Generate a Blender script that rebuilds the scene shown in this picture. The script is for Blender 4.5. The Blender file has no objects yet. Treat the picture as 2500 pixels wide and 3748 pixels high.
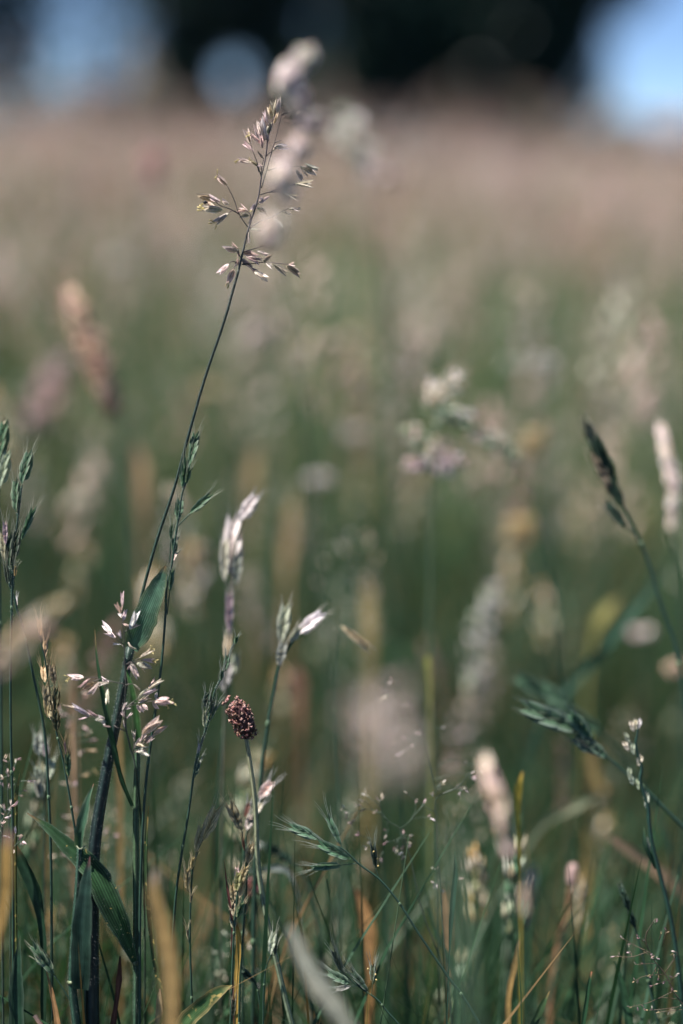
import bpy, math, random
import numpy as np
from mathutils import Vector, Matrix

R = math.radians
rng = np.random.default_rng(7)
random.seed(7)
scene = bpy.context.scene
coll = scene.collection

# ------------------------------------------------------------------ camera
CAM_Z, PITCH, ROLL = 0.62, 14.6, 2.7
FOCUS = 0.55
cam_d = bpy.data.cameras.new('camera')
cam = bpy.data.objects.new('camera', cam_d)
coll.objects.link(cam)
cam.location = (0, 0, CAM_Z)
cam_rot = Matrix.Rotation(R(90 - PITCH), 3, 'X') @ Matrix.Rotation(R(ROLL), 3, 'Z')
cam.rotation_euler = cam_rot.to_euler()
cam_d.sensor_fit = 'HORIZONTAL'
cam_d.sensor_width = 24.0
cam_d.lens = 50.0
cam_d.clip_start = 0.02
cam_d.clip_end = 2000
cam_d.dof.use_dof = True
cam_d.dof.focus_distance = FOCUS
cam_d.dof.aperture_fstop = 1.9
cam_d.dof.aperture_blades = 0
scene.camera = cam

# ------------------------------------------------------------------ sky, sun, exposure
SUN_EL, SUN_AZ = 62.0, -85.0          # azimuth from +Y (view direction), negative = to the left
world = bpy.data.worlds.new('World')
scene.world = world
world.use_nodes = True
nt = world.node_tree
sky = nt.nodes.new('ShaderNodeTexSky')
sky.sky_type = 'NISHITA'
sky.sun_disc = False
sky.sun_elevation = R(SUN_EL)
sky.sun_rotation = R(SUN_AZ)
sky.air_density = 0.6
sky.dust_density = 0.0
sky.altitude = 2500
sky.ozone_density = 4.0
bg = nt.nodes['Background']
bg.inputs['Strength'].default_value = 0.062
nt.links.new(sky.outputs[0], bg.inputs['Color'])
sun_d = bpy.data.lights.new('sun', 'SUN')
sun_d.energy = 5.0
sun_d.angle = R(0.6)
sun_d.color = (1.0, 0.93, 0.87)
sun = bpy.data.objects.new('sun', sun_d)
coll.objects.link(sun)
sd = Vector((math.sin(R(SUN_AZ)) * math.cos(R(SUN_EL)), math.cos(R(SUN_AZ)) * math.cos(R(SUN_EL)), math.sin(R(SUN_EL))))
sun.rotation_euler = sd.to_track_quat('Z', 'Y').to_euler()
sun.location = (0, 0, 20)
vs = scene.view_settings
vs.view_transform = 'Standard'
vs.look = 'None'
vs.gamma = 1.0
vs.exposure = 1.4
vs.use_curve_mapping = False
scene.render.engine = 'CYCLES'
scene.cycles.use_denoising = True
scene.cycles.max_bounces = 7
scene.cycles.diffuse_bounces = 4
scene.cycles.glossy_bounces = 2
scene.cycles.transmission_bounces = 4
scene.cycles.caustics_reflective = False
scene.cycles.caustics_refractive = False

# ------------------------------------------------------------------ helpers
PXW, PXH = 2500.0, 3748.0
KPX = 24.0 / 50.0 / PXW                 # metres per photo pixel per metre of depth
CR = np.array(cam_rot)


def W(px, py, d):
    c = np.array([(px - PXW / 2) * KPX * d, -(py - PXH / 2) * KPX * d, -d])
    return CR @ c + np.array([0, 0, CAM_Z])


def project(P):
    q = (np.asarray(P) - np.array([0, 0, CAM_Z])) @ CR
    d = -q[..., 2]
    return np.stack([q[..., 0] / d / KPX + PXW / 2, -q[..., 1] / d / KPX + PXH / 2, d], -1)


VIEW = CR @ np.array([0, 0, -1.0])
RIGHT = CR @ np.array([1.0, 0, 0])
UP = CR @ np.array([0, 1.0, 0])


def nrm(v):
    v = np.asarray(v, float)
    n = np.linalg.norm(v)
    return v / n if n > 1e-12 else v


def crop(x0, y0, f):
    return lambda x, y: (x0 + x * f, y0 + y * f)


cA, cB, cC = crop(700, 350, .3189), crop(550, 1550, .2978), crop(0, 1550, .2976)
cD, cE, cF = crop(200, 2150, .3189), crop(0, 1900, .797), crop(650, 2500, .2553)
cG, cH, cI = crop(950, 2850, .3189), crop(0, 2750, .797), crop(1250, 2750, .797)
cJ, cK, cL = crop(1800, 2500, .4464), crop(1250, 1000, .797), crop(1250, 1900, .797)
cN, cO, cQ, cR_ = crop(1150, 2850, .3827), crop(1700, 2750, .5102), crop(550, 2850, .3827), crop(0, 2000, .3828)
cP = lambda x, y: (x, y)


def cpath(c, pts, d, d2=None):
    n = len(pts)
    out = []
    for i, p in enumerate(pts):
        dd = d if d2 is None else d + (d2 - d) * i / max(1, n - 1)
        out.append(W(*c(p[0], p[1]), dd))
    return out


def smooth(pts, n=6):
    P = [np.asarray(p, float) for p in pts]
    if len(P) < 3:
        a, b = P[0], P[-1]
        return [a + (b - a) * t for t in np.linspace(0, 1, n)]
    P = [P[0]] + [b for a, b in zip(P, P[1:]) if np.linalg.norm(b - a) > 1e-9]
    T = [np.linalg.norm(b - a) for a, b in zip(P, P[1:])]
    D = [(b - a) / t for a, b, t in zip(P, P[1:], T)]
    M = [D[0]] + [(D[i] * T[i + 1] + D[i + 1] * T[i]) / (T[i] + T[i + 1]) for i in range(len(D) - 1)] + [D[-1]]
    out = []
    for i in range(len(D)):
        for k in range(n):
            t = k / n
            a, b, c, e = 2 * t ** 3 - 3 * t * t + 1, t ** 3 - 2 * t * t + t, -2 * t ** 3 + 3 * t * t, t ** 3 - t * t
            out.append(P[i] * a + M[i] * (b * T[i]) + P[i + 1] * c + M[i + 1] * (e * T[i]))
    out.append(P[-1])
    return out


def to_ground(pts):
    """continue a stem that leaves the picture down to the soil"""
    P = list(pts)
    a, b = P[-2], P[-1]
    v = nrm(b - a)
    z = b[2]
    if z < .01:
        return P
    s = v[:2] / max(.35, -v[2]) * .5
    s = s * min(1, .16 / (np.linalg.norm(s * z) + 1e-6))
    P.append(np.array([b[0] + s[0] * z * .6, b[1] + s[1] * z * .6, z * .5]))
    P.append(np.array([b[0] + s[0] * z * .8, b[1] + s[1] * z * .8, -.01]))
    return P


class MB:
    def __init__(self):
        self.v, self.f, self.c, self.a, self.n = [], [], [], [], 0

    def add(self, v, f, c, a=None):
        v = np.asarray(v, float).reshape(-1, 3)
        c = np.broadcast_to(np.asarray(c, float), v.shape)
        a = np.zeros_like(v) if a is None else np.asarray(a, float).reshape(-1, 3)
        self.v.append(v); self.c.append(c); self.a.append(a)
        n = self.n
        self.f += [tuple(i + n for i in q) for q in f]
        self.n += len(v)

    def tube(self, pts, rad, col, seg=6, cap=True):
        pts = [np.asarray(p, float) for p in pts]
        n = len(pts)
        rad = np.interp(np.linspace(0, 1, n), np.linspace(0, 1, len(np.atleast_1d(rad))), np.atleast_1d(rad))
        col = np.atleast_2d(np.asarray(col, float))
        cols = np.stack([np.interp(np.linspace(0, 1, n), np.linspace(0, 1, len(col)), col[:, k]) for k in range(3)], 1)
        t0 = nrm(pts[1] - pts[0])
        x = nrm(np.cross(t0, [.3, .9, .1] if abs(t0[1]) < .8 else [1, 0, 0]))
        vs_, cs, aux = [], [], []
        for i, p in enumerate(pts):
            t = nrm(pts[min(i + 1, n - 1)] - pts[max(i - 1, 0)])
            x = nrm(x - t * np.dot(x, t))
            y = np.cross(t, x)
            for k in range(seg):
                a = 2 * math.pi * k / seg
                vs_.append(p + (x * math.cos(a) + y * math.sin(a)) * rad[i])
                cs.append(cols[i]); aux.append((k / seg, i / (n - 1), .5))
        f = [(i * seg + k, i * seg + (k + 1) % seg, (i + 1) * seg + (k + 1) % seg, (i + 1) * seg + k) for i in range(n - 1) for k in range(seg)]
        if cap:
            f += [tuple(range(seg - 1, -1, -1)), tuple((n - 1) * seg + k for k in range(seg))]
        self.add(vs_, f, cs, aux)

    def grid(self, P, col, aux=None):
        """P[nv][nu] points"""
        P = np.asarray(P)
        nv, nu = P.shape[:2]
        f = [(i * nu + j, i * nu + j + 1, (i + 1) * nu + j + 1, (i + 1) * nu + j) for i in range(nv - 1) for j in range(nu - 1)]
        self.add(P.reshape(-1, 3), f, np.asarray(col).reshape(-1, 3), aux)

    def build(self, name, mat, parent=None, origin=(0, 0, 0), smooth_=True):
        me = bpy.data.meshes.new(name)
        V = np.concatenate(self.v) - np.asarray(origin)
        me.from_pydata(V.tolist(), [], self.f)
        put_attr(me, np.concatenate(self.c), np.concatenate(self.a))
        if smooth_:
            me.polygons.foreach_set('use_smooth', [True] * len(me.polygons))
        me.materials.append(mat)
        o = bpy.data.objects.new(name, me)
        coll.objects.link(o)
        if parent is not None:
            o.parent = parent
        return o


def put_attr(me, col, aux=None):
    a = me.attributes.new('col', 'FLOAT_COLOR', 'POINT')
    c4 = np.ones((len(col), 4), np.float32); c4[:, :3] = np.clip(col, 0, 1)
    a.data.foreach_set('color', c4.ravel())
    if aux is not None:
        b = me.attributes.new('aux', 'FLOAT_VECTOR', 'POINT')
        b.data.foreach_set('vector', np.asarray(aux, np.float32).ravel())


def big_mesh(name, V, F, col, mat, parent=None, smooth_=True):
    """V (n,3), F (m,k) numpy"""
    me = bpy.data.meshes.new(name)
    me.vertices.add(len(V)); me.vertices.foreach_set('co', np.asarray(V, np.float32).ravel())
    m, k = F.shape
    me.loops.add(m * k); me.loops.foreach_set('vertex_index', F.astype(np.int32).ravel())
    me.polygons.add(m); me.polygons.foreach_set('loop_start', np.arange(0, m * k, k, dtype=np.int32))
    if smooth_:
        me.polygons.foreach_set('use_smooth', np.ones(m, bool))
    me.update(calc_edges=True)
    put_attr(me, col)
    me.materials.append(mat)
    o = bpy.data.objects.new(name, me)
    coll.objects.link(o)
    if parent is not None:
        o.parent = parent
    return o


# ------------------------------------------------------------------ materials
def plant_mat(name, rough=.5, trans=.3, tint=(1, 1, 1), noise_scale=350, noise_amt=.35, stripes=0, spots=0, spec=.3, bump=.15, gain=1.0):
    m = bpy.data.materials.new(name)
    m.use_nodes = True
    N, L = m.node_tree.nodes, m.node_tree.links
    N.clear()
    out = N.new('ShaderNodeOutputMaterial')
    at = N.new('ShaderNodeAttribute'); at.attribute_name = 'col'
    tc = N.new('ShaderNodeNewGeometry')
    nz = N.new('ShaderNodeTexNoise'); nz.inputs['Scale'].default_value = noise_scale; nz.inputs['Detail'].default_value = 3
    L.new(tc.outputs['Position'], nz.inputs['Vector'])
    mr = N.new('ShaderNodeMapRange'); mr.inputs[1].default_value = .3; mr.inputs[2].default_value = .7
    mr.inputs[3].default_value = gain * (1 - noise_amt); mr.inputs[4].default_value = gain * (1 + noise_amt)
    L.new(nz.outputs['Fac'], mr.inputs[0])
    mul = N.new('ShaderNodeVectorMath'); mul.operation = 'SCALE'
    L.new(at.outputs['Color'], mul.inputs[0]); L.new(mr.outputs[0], mul.inputs['Scale'])
    colout = mul.outputs[0]
    height = nz.outputs['Fac']
    if stripes:
        ax = N.new('ShaderNodeAttribute'); ax.attribute_name = 'aux'
        sx = N.new('ShaderNodeSeparateXYZ'); L.new(ax.outputs['Vector'], sx.inputs[0])
        m1 = N.new('ShaderNodeMath'); m1.operation = 'MULTIPLY'; m1.inputs[1].default_value = stripes
        L.new(sx.outputs[0], m1.inputs[0])
        m2 = N.new('ShaderNodeMath'); m2.operation = 'SINE'; L.new(m1.outputs[0], m2.inputs[0])
        mr2 = N.new('ShaderNodeMapRange'); mr2.inputs[1].default_value = -1; mr2.inputs[3].default_value = .6; mr2.inputs[4].default_value = 1.4
        L.new(m2.outputs[0], mr2.inputs[0])
        mu2 = N.new('ShaderNodeVectorMath'); mu2.operation = 'SCALE'
        L.new(colout, mu2.inputs[0]); L.new(mr2.outputs[0], mu2.inputs['Scale'])
        colout = mu2.outputs[0]
        height = m2.outputs[0]
    if spots:
        n2 = N.new('ShaderNodeTexNoise'); n2.inputs['Scale'].default_value = 420; n2.inputs['Detail'].default_value = 2
        L.new(tc.outputs['Position'], n2.inputs['Vector'])
        r2 = N.new('ShaderNodeMapRange'); r2.inputs[1].default_value = spots; r2.inputs[2].default_value = spots + .05
        L.new(n2.outputs['Fac'], r2.inputs[0])
        mx = N.new('ShaderNodeMix'); mx.data_type = 'RGBA'
        L.new(r2.outputs[0], mx.inputs['Factor']); L.new(colout, mx.inputs['A'])
        mx.inputs['B'].default_value = (.42, .32, .11, 1)
        colout = mx.outputs['Result']
    bs = N.new('ShaderNodeBsdfPrincipled')
    bs.inputs['Roughness'].default_value = rough
    bs.inputs['Specular IOR Level'].default_value = spec
    L.new(colout, bs.inputs['Base Color'])
    if bump:
        bp = N.new('ShaderNodeBump'); bp.inputs['Strength'].default_value = bump; bp.inputs['Distance'].default_value = .0004
        L.new(height, bp.inputs['Height']); L.new(bp.outputs[0], bs.inputs['Normal'])
    if trans:
        tr = N.new('ShaderNodeBsdfTranslucent')
        tm = N.new('ShaderNodeVectorMath'); tm.operation = 'MULTIPLY'; tm.inputs[1].default_value = tint
        L.new(colout, tm.inputs[0]); L.new(tm.outputs[0], tr.inputs['Color'])
        mix = N.new('ShaderNodeMixShader'); mix.inputs[0].default_value = trans
        L.new(bs.outputs[0], mix.inputs[1]); L.new(tr.outputs[0], mix.inputs[2])
        L.new(mix.outputs[0], out.inputs['Surface'])
    else:
        L.new(bs.outputs[0], out.inputs['Surface'])
    return m


M_LEAF = plant_mat('grass_leaf', .45, .30, (1.1, 1.25, .7), 300, .25, stripes=75, bump=.25, gain=.72)
M_SPOT = plant_mat('spotted_leaf', .5, .30, (1.1, 1.2, .7), 300, .25, stripes=60, spots=.60, gain=.8)
M_FLECK = plant_mat('flecked_leaf', .5, .30, (1.1, 1.2, .7), 300, .25, stripes=60, spots=.69, gain=.72)
M_STEM = plant_mat('grass_stem', .45, .12, (1, 1.1, .8), 500, .22, stripes=31, spec=.35, gain=.8)
M_CHAFF = plant_mat('chaff', .55, .35, (1.05, 1, .9), 900, .22, stripes=26, bump=.2)
M_HAIR = plant_mat('fine_hair', .6, .5, (1, 1, 1), 400, .1, bump=0)
M_GRASS = plant_mat('meadow_blades', .5, .33, (1.1, 1.2, .75), 40, .3, bump=0)
M_SEED = plant_mat('meadow_seed', .65, .35, (1.05, 1, .92), 200, .25, bump=0)
M_TREE = plant_mat('tree_foliage', .5, .12, (1, 1.2, .6), 3, .4, bump=0)
M_BARK = plant_mat('bark', .85, 0, (1, 1, 1), 12, .5, bump=.6)
M_ANTHER = plant_mat('anther', .6, .3, (1, 1, .8), 900, .15, bump=0)
M_FLORET = plant_mat('floret', .6, .2, (1, .9, .9), 700, .4, bump=.2)

gm = bpy.data.materials.new('meadow_soil'); gm.use_nodes = True
N, L = gm.node_tree.nodes, gm.node_tree.links
bs = N['Principled BSDF']; bs.inputs['Roughness'].default_value = .9
g = N.new('ShaderNodeNewGeometry')
n1 = N.new('ShaderNodeTexNoise'); n1.inputs['Scale'].default_value = 1.2; n1.inputs['Detail'].default_value = 8
L.new(g.outputs['Position'], n1.inputs['Vector'])
rp = N.new('ShaderNodeValToRGB')
rp.color_ramp.elements[0].position = .35; rp.color_ramp.elements[0].color = (.03, .03, .018, 1)
rp.color_ramp.elements[1].position = .68; rp.color_ramp.elements[1].color = (.10, .08, .048, 1)
L.new(n1.outputs['Fac'], rp.inputs['Fac']); L.new(rp.outputs[0], bs.inputs['Base Color'])
bp = N.new('ShaderNodeBump'); bp.inputs['Strength'].default_value = .6; L.new(n1.outputs['Fac'], bp.inputs['Height']); L.new(bp.outputs[0], bs.inputs['Normal'])

# ------------------------------------------------------------------ ground
gv, gf, S, n = [], [], 900.0, 60
ax_ = np.sign(np.linspace(-1, 1, n)) * np.abs(np.linspace(-1, 1, n)) ** 3 * S
for yy in ax_:
    for xx in ax_:
        r = math.hypot(xx, yy)
        gv.append((xx, yy, .02 * math.sin(xx * .7) * math.cos(yy * .5) * min(1, r / 20) - .00))
gf = [(j * n + i, j * n + i + 1, (j + 1) * n + i + 1, (j + 1) * n + i) for j in range(n - 1) for i in range(n - 1)]
me = bpy.data.meshes.new('ground'); me.from_pydata(gv, [], gf); me.materials.append(gm)
me.polygons.foreach_set('use_smooth', [True] * len(me.polygons))
ground = bpy.data.objects.new('ground', me); coll.objects.link(ground); ground['kind'] = 'structure'

# ------------------------------------------------------------------ trees at the edge of the field


def leaf_cloud(centres, radii, count, size, col):
    """random leaf faces filling ellipsoids"""
    vol = np.array([r[0] * r[1] * r[2] for r in radii]); vol = vol ** .8; vol /= vol.sum()
    which = rng.choice(len(centres), count, p=vol)
    c = np.array(centres)[which]; r = np.array(radii)[which]
    d = rng.normal(size=(count, 3)); d /= np.linalg.norm(d, axis=1)[:, None]
    rad = rng.random(count) ** (1 / 2.4)
    p = c + d * rad[:, None] * r
    p[:, 2] = np.maximum(p[:, 2], .12 + .2 * rng.random(count))
    return p


def leaf_faces(p, size, col):
    k = len(p)
    a = rng.normal(size=(k, 3)); a /= np.linalg.norm(a, axis=1)[:, None]
    b = np.cross(a, rng.normal(size=(k, 3))); b /= np.linalg.norm(b, axis=1)[:, None]
    s = size * (.6 + .8 * rng.random(k))[:, None]
    tip, bas = p + a * s, p - a * s
    m1, m2 = p + b * s * .55, p - b * s * .55
    V = np.stack([bas, m1, tip, m2], 1).reshape(-1, 3)
    F = np.arange(4 * k).reshape(-1, 4)
    cc = np.asarray(col) * (.6 + .8 * rng.random((k, 1))) * (1 + .15 * rng.normal(size=(k, 3)))
    return V, F, np.repeat(np.clip(cc, .003, 1), 4, axis=0)


def tree(name, label, x, y, h, trunk_r, centres, radii, count, size, col, holes=(), cat='tree', group=None):
    e = bpy.data.objects.new(name, None); coll.objects.link(e); e.location = (x, y, 0)
    e['label'] = label; e['category'] = cat
    if group: e['group'] = group
    mb = MB()
    top = h * .72
    tp = [np.array([.12 * math.sin(t * 5 + x), .1 * math.cos(t * 4), top * t - .1]) for t in np.linspace(0, 1, 9)]
    mb.tube(tp, [trunk_r * 1.5, trunk_r, trunk_r * .8, trunk_r * .5, trunk_r * .2], (.05, .042, .034), 10)
    mb.build('trunk', M_BARK, e)
    for c in centres:
        c = np.asarray(c)
        z0 = min(max(.25 * h, c[2] * .55), top * .9)
        s = np.array([0, 0, z0])
        lim = MB()
        lim.tube(smooth([s, s * .5 + c * .5 + np.array([0, 0, .1 * h * .3]), c], 4), [trunk_r * .4, trunk_r * .22, trunk_r * .06], (.05, .042, .034), 6)
        lim.build('limb', M_BARK, e)
    p = leaf_cloud(centres, radii, count, size, col)
    for (hx, hz, hr) in holes:
        keep = np.hypot(p[:, 0] - hx, (p[:, 2] - hz)) > hr * (.75 + .5 * rng.random(len(p)))
        p = p[keep]
    V, F, cc = leaf_faces(p, size, col)
    big_mesh('crown', V, F, cc, M_TREE, e, smooth_=False)
    return e


GREEN_T = (.011, .036, .032)
# crown lobes are given relative to the trunk base
tree('oak_tree', 'broad dark oak with low sweeping branches, widest tree of the field edge', 1.9, 30, 10.5, .38,
     [(-1.6, 0, 1.9), (.4, -.4, 1.6), (1.7, 0, 2.0), (-.6, .5, 4.5), (1.3, .2, 5.0), (-2.0, 0, 4.4), (2.4, .3, 4.6), (.2, 0, 7.8), (.9, -.6, 3.0), (-.9, -.3, 3.2)],
     [(2.0, 1.8, 1.8), (1.9, 1.8, 1.7), (1.5, 1.7, 1.7), (2.4, 2.2, 2.0), (2.3, 2.2, 2.1), (1.9, 1.8, 1.7), (1.7, 1.8, 1.8), (2.6, 2.4, 2.3), (2.0, 1.6, 1.5), (2.0, 1.7, 1.5)], 30000, .14, GREEN_T)
tree('ash_tree', 'slender dark tree with blue sky showing through its gappy crown', -3.1, 31, 9, .22,
     [(-.3, 0, 1.7), (.7, .2, 1.4), (-.4, 0, 3.6), (.8, 0, 4.0), (0, 0, 6.2), (-.9, .1, 1.6), (1.4, .1, 1.7)],
     [(1.15, 1.1, 1.6), (1.1, 1.1, 1.3), (1.5, 1.4, 1.5), (1.5, 1.4, 1.6), (1.7, 1.6, 2.0), (.8, 1.0, 1.5), (.9, 1.0, 1.6)], 20000, .12, GREEN_T,
     holes=[(.42, 1.85, .36), (-1.15, 1.25, .16)])
tree('willow_tree', 'dark spreading tree on the far side of the thin birch from the oak', -9.9, 30, 9, .26,
     [(2.3, 0, 2.7), (-.6, 0, 2.4), (.2, 0, 4.6), (.2, 0, 6.6)], [(1.5, 1.3, 2.2), (1.6, 1.5, 2.0), (2.2, 1.9, 2.2), (1.6, 1.5, 1.7)], 9000, .14, GREEN_T)
tree('maple_tree', 'dark leafy tree beyond the stretch of clear open sky by the oak', 10.6, 33, 9, .26,
     [(-1.2, 0, 2.6), (.8, 0, 2.4), (0, 0, 4.8), (.1, 0, 6.8)], [(1.3, 1.3, 1.7), (1.6, 1.5, 1.9), (2.2, 1.9, 2.2), (1.5, 1.5, 1.6)], 9000, .14, GREEN_T)
tree('birch_tree', 'thin birch whose sparse leaves dapple the wide sky gap', -6.1, 34, 8, .09,
     [(0, 0, 1.6), (.3, 0, 3.0), (-.3, 0, 4.6), (0, 0, 6.2)], [(1.9, 1.2, 1.5), (1.8, 1.2, 1.5), (1.5, 1.2, 1.6), (1.0, 1.0, 1.4)], 750, .15, (.02, .04, .03))
# low bushes under and between the trees
for i, (bx, by, rx, hz, lab) in enumerate([
        (-6.4, 36, 2.3, .9, 'low rounded bush at the foot of the thin dappled birch'),
        (-4.3, 33, 1.1, .9, 'dark bush at the foot of the slender gappy tree'),
        (-.6, 33, 1.2, 1.5, 'tall dark bush filling the space between slender tree and oak'),
        (5.6, 34, 1.5, .75, 'low dark bush where the broad oak meets the clear open sky'),
        (8.2, 37, 2.4, .85, 'low bush standing free under the clear open sky past the oak')]):
    tree('hedge_bush', lab, bx, by, hz * 1.9, .05, [(-.35 * rx, 0, hz * .8), (.3 * rx, .1, hz), (0, -.2, hz * .6)],
         [(rx * .75, .9, hz * .85), (rx * .75, .9, hz), (rx, .9, hz * .6)], 3000, .10, (.02, .036, .024), cat='bush')

# ------------------------------------------------------------------ meadow: countless blades and heads
def patch(x, y, s=1.0):
    return .5 + .5 * np.sin(x * 2.1 * s + 1.3 * np.sin(y * 1.7 * s)) * np.cos(y * 1.9 * s + .7 * np.sin(x * 2.3 * s + 2))


def blades(x, y, h, w, lean, col, K=4):
    n = len(x)
    t = np.linspace(0, 1, K + 1)[None, :]
    phi = rng.random(n)[:, None] * 2 * np.pi
    psi = phi + np.pi / 2 + rng.normal(size=(n, 1)) * .5
    hh, ll = h[:, None], lean[:, None]
    cx = x[:, None] + np.cos(phi) * ll * hh * t ** 2
    cy = y[:, None] + np.sin(phi) * ll * hh * t ** 2
    cz = hh * (t - .35 * np.minimum(ll, 1.2) * t ** 3)
    ww = w[:, None] * np.clip(1.02 - t ** 2.2, 0, 1) * (.55 + .45 * np.minimum(1, t * 3))
    sx, sy = np.cos(psi) * ww / 2, np.sin(psi) * ww / 2
    V = np.stack([np.stack([cx - sx, cy - sy, cz], -1), np.stack([cx + sx, cy + sy, cz], -1)], 2).reshape(n, -1, 3)
    base = np.arange(K)[:, None] * 2 + np.array([0, 1, 3, 2])[None, :]
    F = (np.arange(n)[:, None, None] * (2 * (K + 1)) + base[None]).reshape(-1, 4)
    C = np.repeat(col, 2 * (K + 1), axis=0)
    return V.reshape(-1, 3), F, C


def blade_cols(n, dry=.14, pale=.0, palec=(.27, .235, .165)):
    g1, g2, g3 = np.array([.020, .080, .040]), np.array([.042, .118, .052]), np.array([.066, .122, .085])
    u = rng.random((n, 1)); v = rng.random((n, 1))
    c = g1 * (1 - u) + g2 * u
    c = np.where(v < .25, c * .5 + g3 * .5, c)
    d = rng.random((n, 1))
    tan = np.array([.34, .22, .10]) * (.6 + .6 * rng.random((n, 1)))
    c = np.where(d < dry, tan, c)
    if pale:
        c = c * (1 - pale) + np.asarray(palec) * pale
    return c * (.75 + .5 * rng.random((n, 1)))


def in_frame_limit(y):
    return .585 - .70 * y


VV, FF, CC, off = [], [], [], 0


def push(V, F, C):
    global off
    VV.append(V); FF.append(F + off); CC.append(C); off += len(V)


# near zone
n = 19000
x = rng.uniform(-1.1, 1.1, n); y = rng.uniform(-.5, 1.7, n)
h = rng.uniform(.10, .33, n) * (.85 + .3 * patch(x, y, 3))
pyr = rng.uniform(2550, 4100, n)
cap = np.where((y < .85) & (y > .50), .62 - np.tan(np.radians(PITCH) + np.arctan((pyr - 1874) * KPX)) * y, np.where(y <= .50, np.clip(.60 - .72 * y, .05, .5), .5))
h = np.where((y < .85) & (y > .50), cap * rng.uniform(.75, 1.0, n), h)
h = np.minimum(h, cap)
ok = ~((np.abs(x) < .12) & (np.abs(y) < .12)) & (h > .06)
x, y, h = x[ok], y[ok], h[ok]; n = len(x)
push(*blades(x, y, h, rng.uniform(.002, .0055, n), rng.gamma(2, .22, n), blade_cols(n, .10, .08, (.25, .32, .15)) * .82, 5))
# the close sward just behind the plane of focus
n = 24000
x = rng.uniform(-.55, .55, n); y = rng.uniform(.46, 1.35, n)
pyr = 2480 + 1600 * rng.random(n) ** .75
h = np.where(y < .9, (.62 - np.tan(np.radians(PITCH) + np.arctan((pyr - 1874) * KPX)) * y) * rng.uniform(.92, 1.0, n), rng.uniform(.10, .28, n))
ok = h > .05
x, y, h = x[ok], y[ok], h[ok]; n = len(x)
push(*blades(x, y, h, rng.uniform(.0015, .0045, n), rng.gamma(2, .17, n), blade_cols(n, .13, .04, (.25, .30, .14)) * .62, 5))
# 1.7 - 5 m
n = 56000
x = rng.uniform(-2.6, 2.6, n); y = rng.uniform(1.7, 5.2, n)
h = rng.uniform(.15, .42, n)
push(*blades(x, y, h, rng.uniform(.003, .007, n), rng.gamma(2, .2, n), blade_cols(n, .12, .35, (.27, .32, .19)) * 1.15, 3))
n = 30000
x = rng.uniform(-7, 7, n); y = rng.uniform(5.2, 15, n)
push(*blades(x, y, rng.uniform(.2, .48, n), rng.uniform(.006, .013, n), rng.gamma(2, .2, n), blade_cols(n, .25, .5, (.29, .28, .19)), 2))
n = 26000
x = rng.uniform(-22, 22, n); y = rng.uniform(15, 50, n)
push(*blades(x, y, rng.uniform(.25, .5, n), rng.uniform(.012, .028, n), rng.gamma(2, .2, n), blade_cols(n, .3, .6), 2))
grass = big_mesh('meadow_grass', np.concatenate(VV), np.concatenate(FF), np.concatenate(CC), M_GRASS)
grass['kind'] = 'stuff'; grass['label'] = 'mass of green and straw coloured grass blades covering the meadow'; grass['category'] = 'grass'

# head templates (axis along z, unit length)
def lens_template(items):
    """items: (base, tip, width) -> octahedral seeds"""
    V, F = [], []
    for b, t, w in items:
        b, t = np.array(b, float), np.array(t, float)
        a = nrm(t - b); x_ = nrm(np.cross(a, [.31, .87, .2])); y_ = np.cross(a, x_)
        m = b + (t - b) * .42
        k = len(V)
        V += [b, m + x_ * w, m + y_ * w * .6, m - x_ * w, m - y_ * w * .6, t]
        for q in range(4):
            F += [(k, k + 1 + (q + 1) % 4, k + 1 + q), (k + 5, k + 1 + q, k + 1 + (q + 1) % 4)]
    return np.array(V), np.array(F)


def fog_items(r, n=16, spread=.2, seed=.16):
    it = []
    for i in range(n):
        z = i / n * .92
        a = r.uniform(0, 6.28); s = spread * (1.05 - z) * r.uniform(.5, 1.2)
        b = np.array([math.cos(a) * s, math.sin(a) * s, z + s * .3])
        it.append((b, b + np.array([math.cos(a) * .05, math.sin(a) * .05, seed * r.uniform(.8, 1.2)]), .03 * r.uniform(.8, 1.3)))
    return it


r_ = np.random.default_rng(3)
T_FOG = [lens_template(fog_items(r_, 16, .22)), lens_template(fog_items(r_, 18, .12)), lens_template(fog_items(r_, 14, .32))]
T_LOW = [lens_template(fog_items(r_, 5, .10, .38))]
T_LOW = [(v * np.array([1.9, 1.9, 1]), f) for v, f in T_LOW]


def heads(x, y, z, L_, col, templates):
    outV, outF, outC, o = [], [], [], 0
    n = len(x)
    k = rng.integers(0, len(templates), n)
    for j, (tv, tf) in enumerate(templates):
        s = k == j; m = s.sum()
        if not m: continue
        ang = rng.random(m) * 2 * np.pi
        tl = rng.normal(size=m) * .25; td = rng.random(m) * 2 * np.pi
        ca, sa = np.cos(ang)[:, None], np.sin(ang)[:, None]
        vx = tv[None, :, 0] * ca - tv[None, :, 1] * sa
        vy = tv[None, :, 0] * sa + tv[None, :, 1] * ca
        vz = np.repeat(tv[None, :, 2], m, 0)
        vx = vx + vz * (tl * np.cos(td))[:, None]; vy = vy + vz * (tl * np.sin(td))[:, None]
        Ls = L_[s][:, None]
        V = np.stack([x[s][:, None] + vx * Ls, y[s][:, None] + vy * Ls, z[s][:, None] + vz * Ls], -1).reshape(-1, 3)
        F = (np.arange(m)[:, None, None] * len(tv) + tf[None]).reshape(-1, 3) + o
        C = np.repeat(col[s], len(tv), axis=0) * (.8 + .4 * rng.random((m * len(tv), 1)))
        outV.append(V); outF.append(F); outC.append(C); o += len(V)
    return np.concatenate(outV), np.concatenate(outF), np.concatenate(outC)


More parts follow.
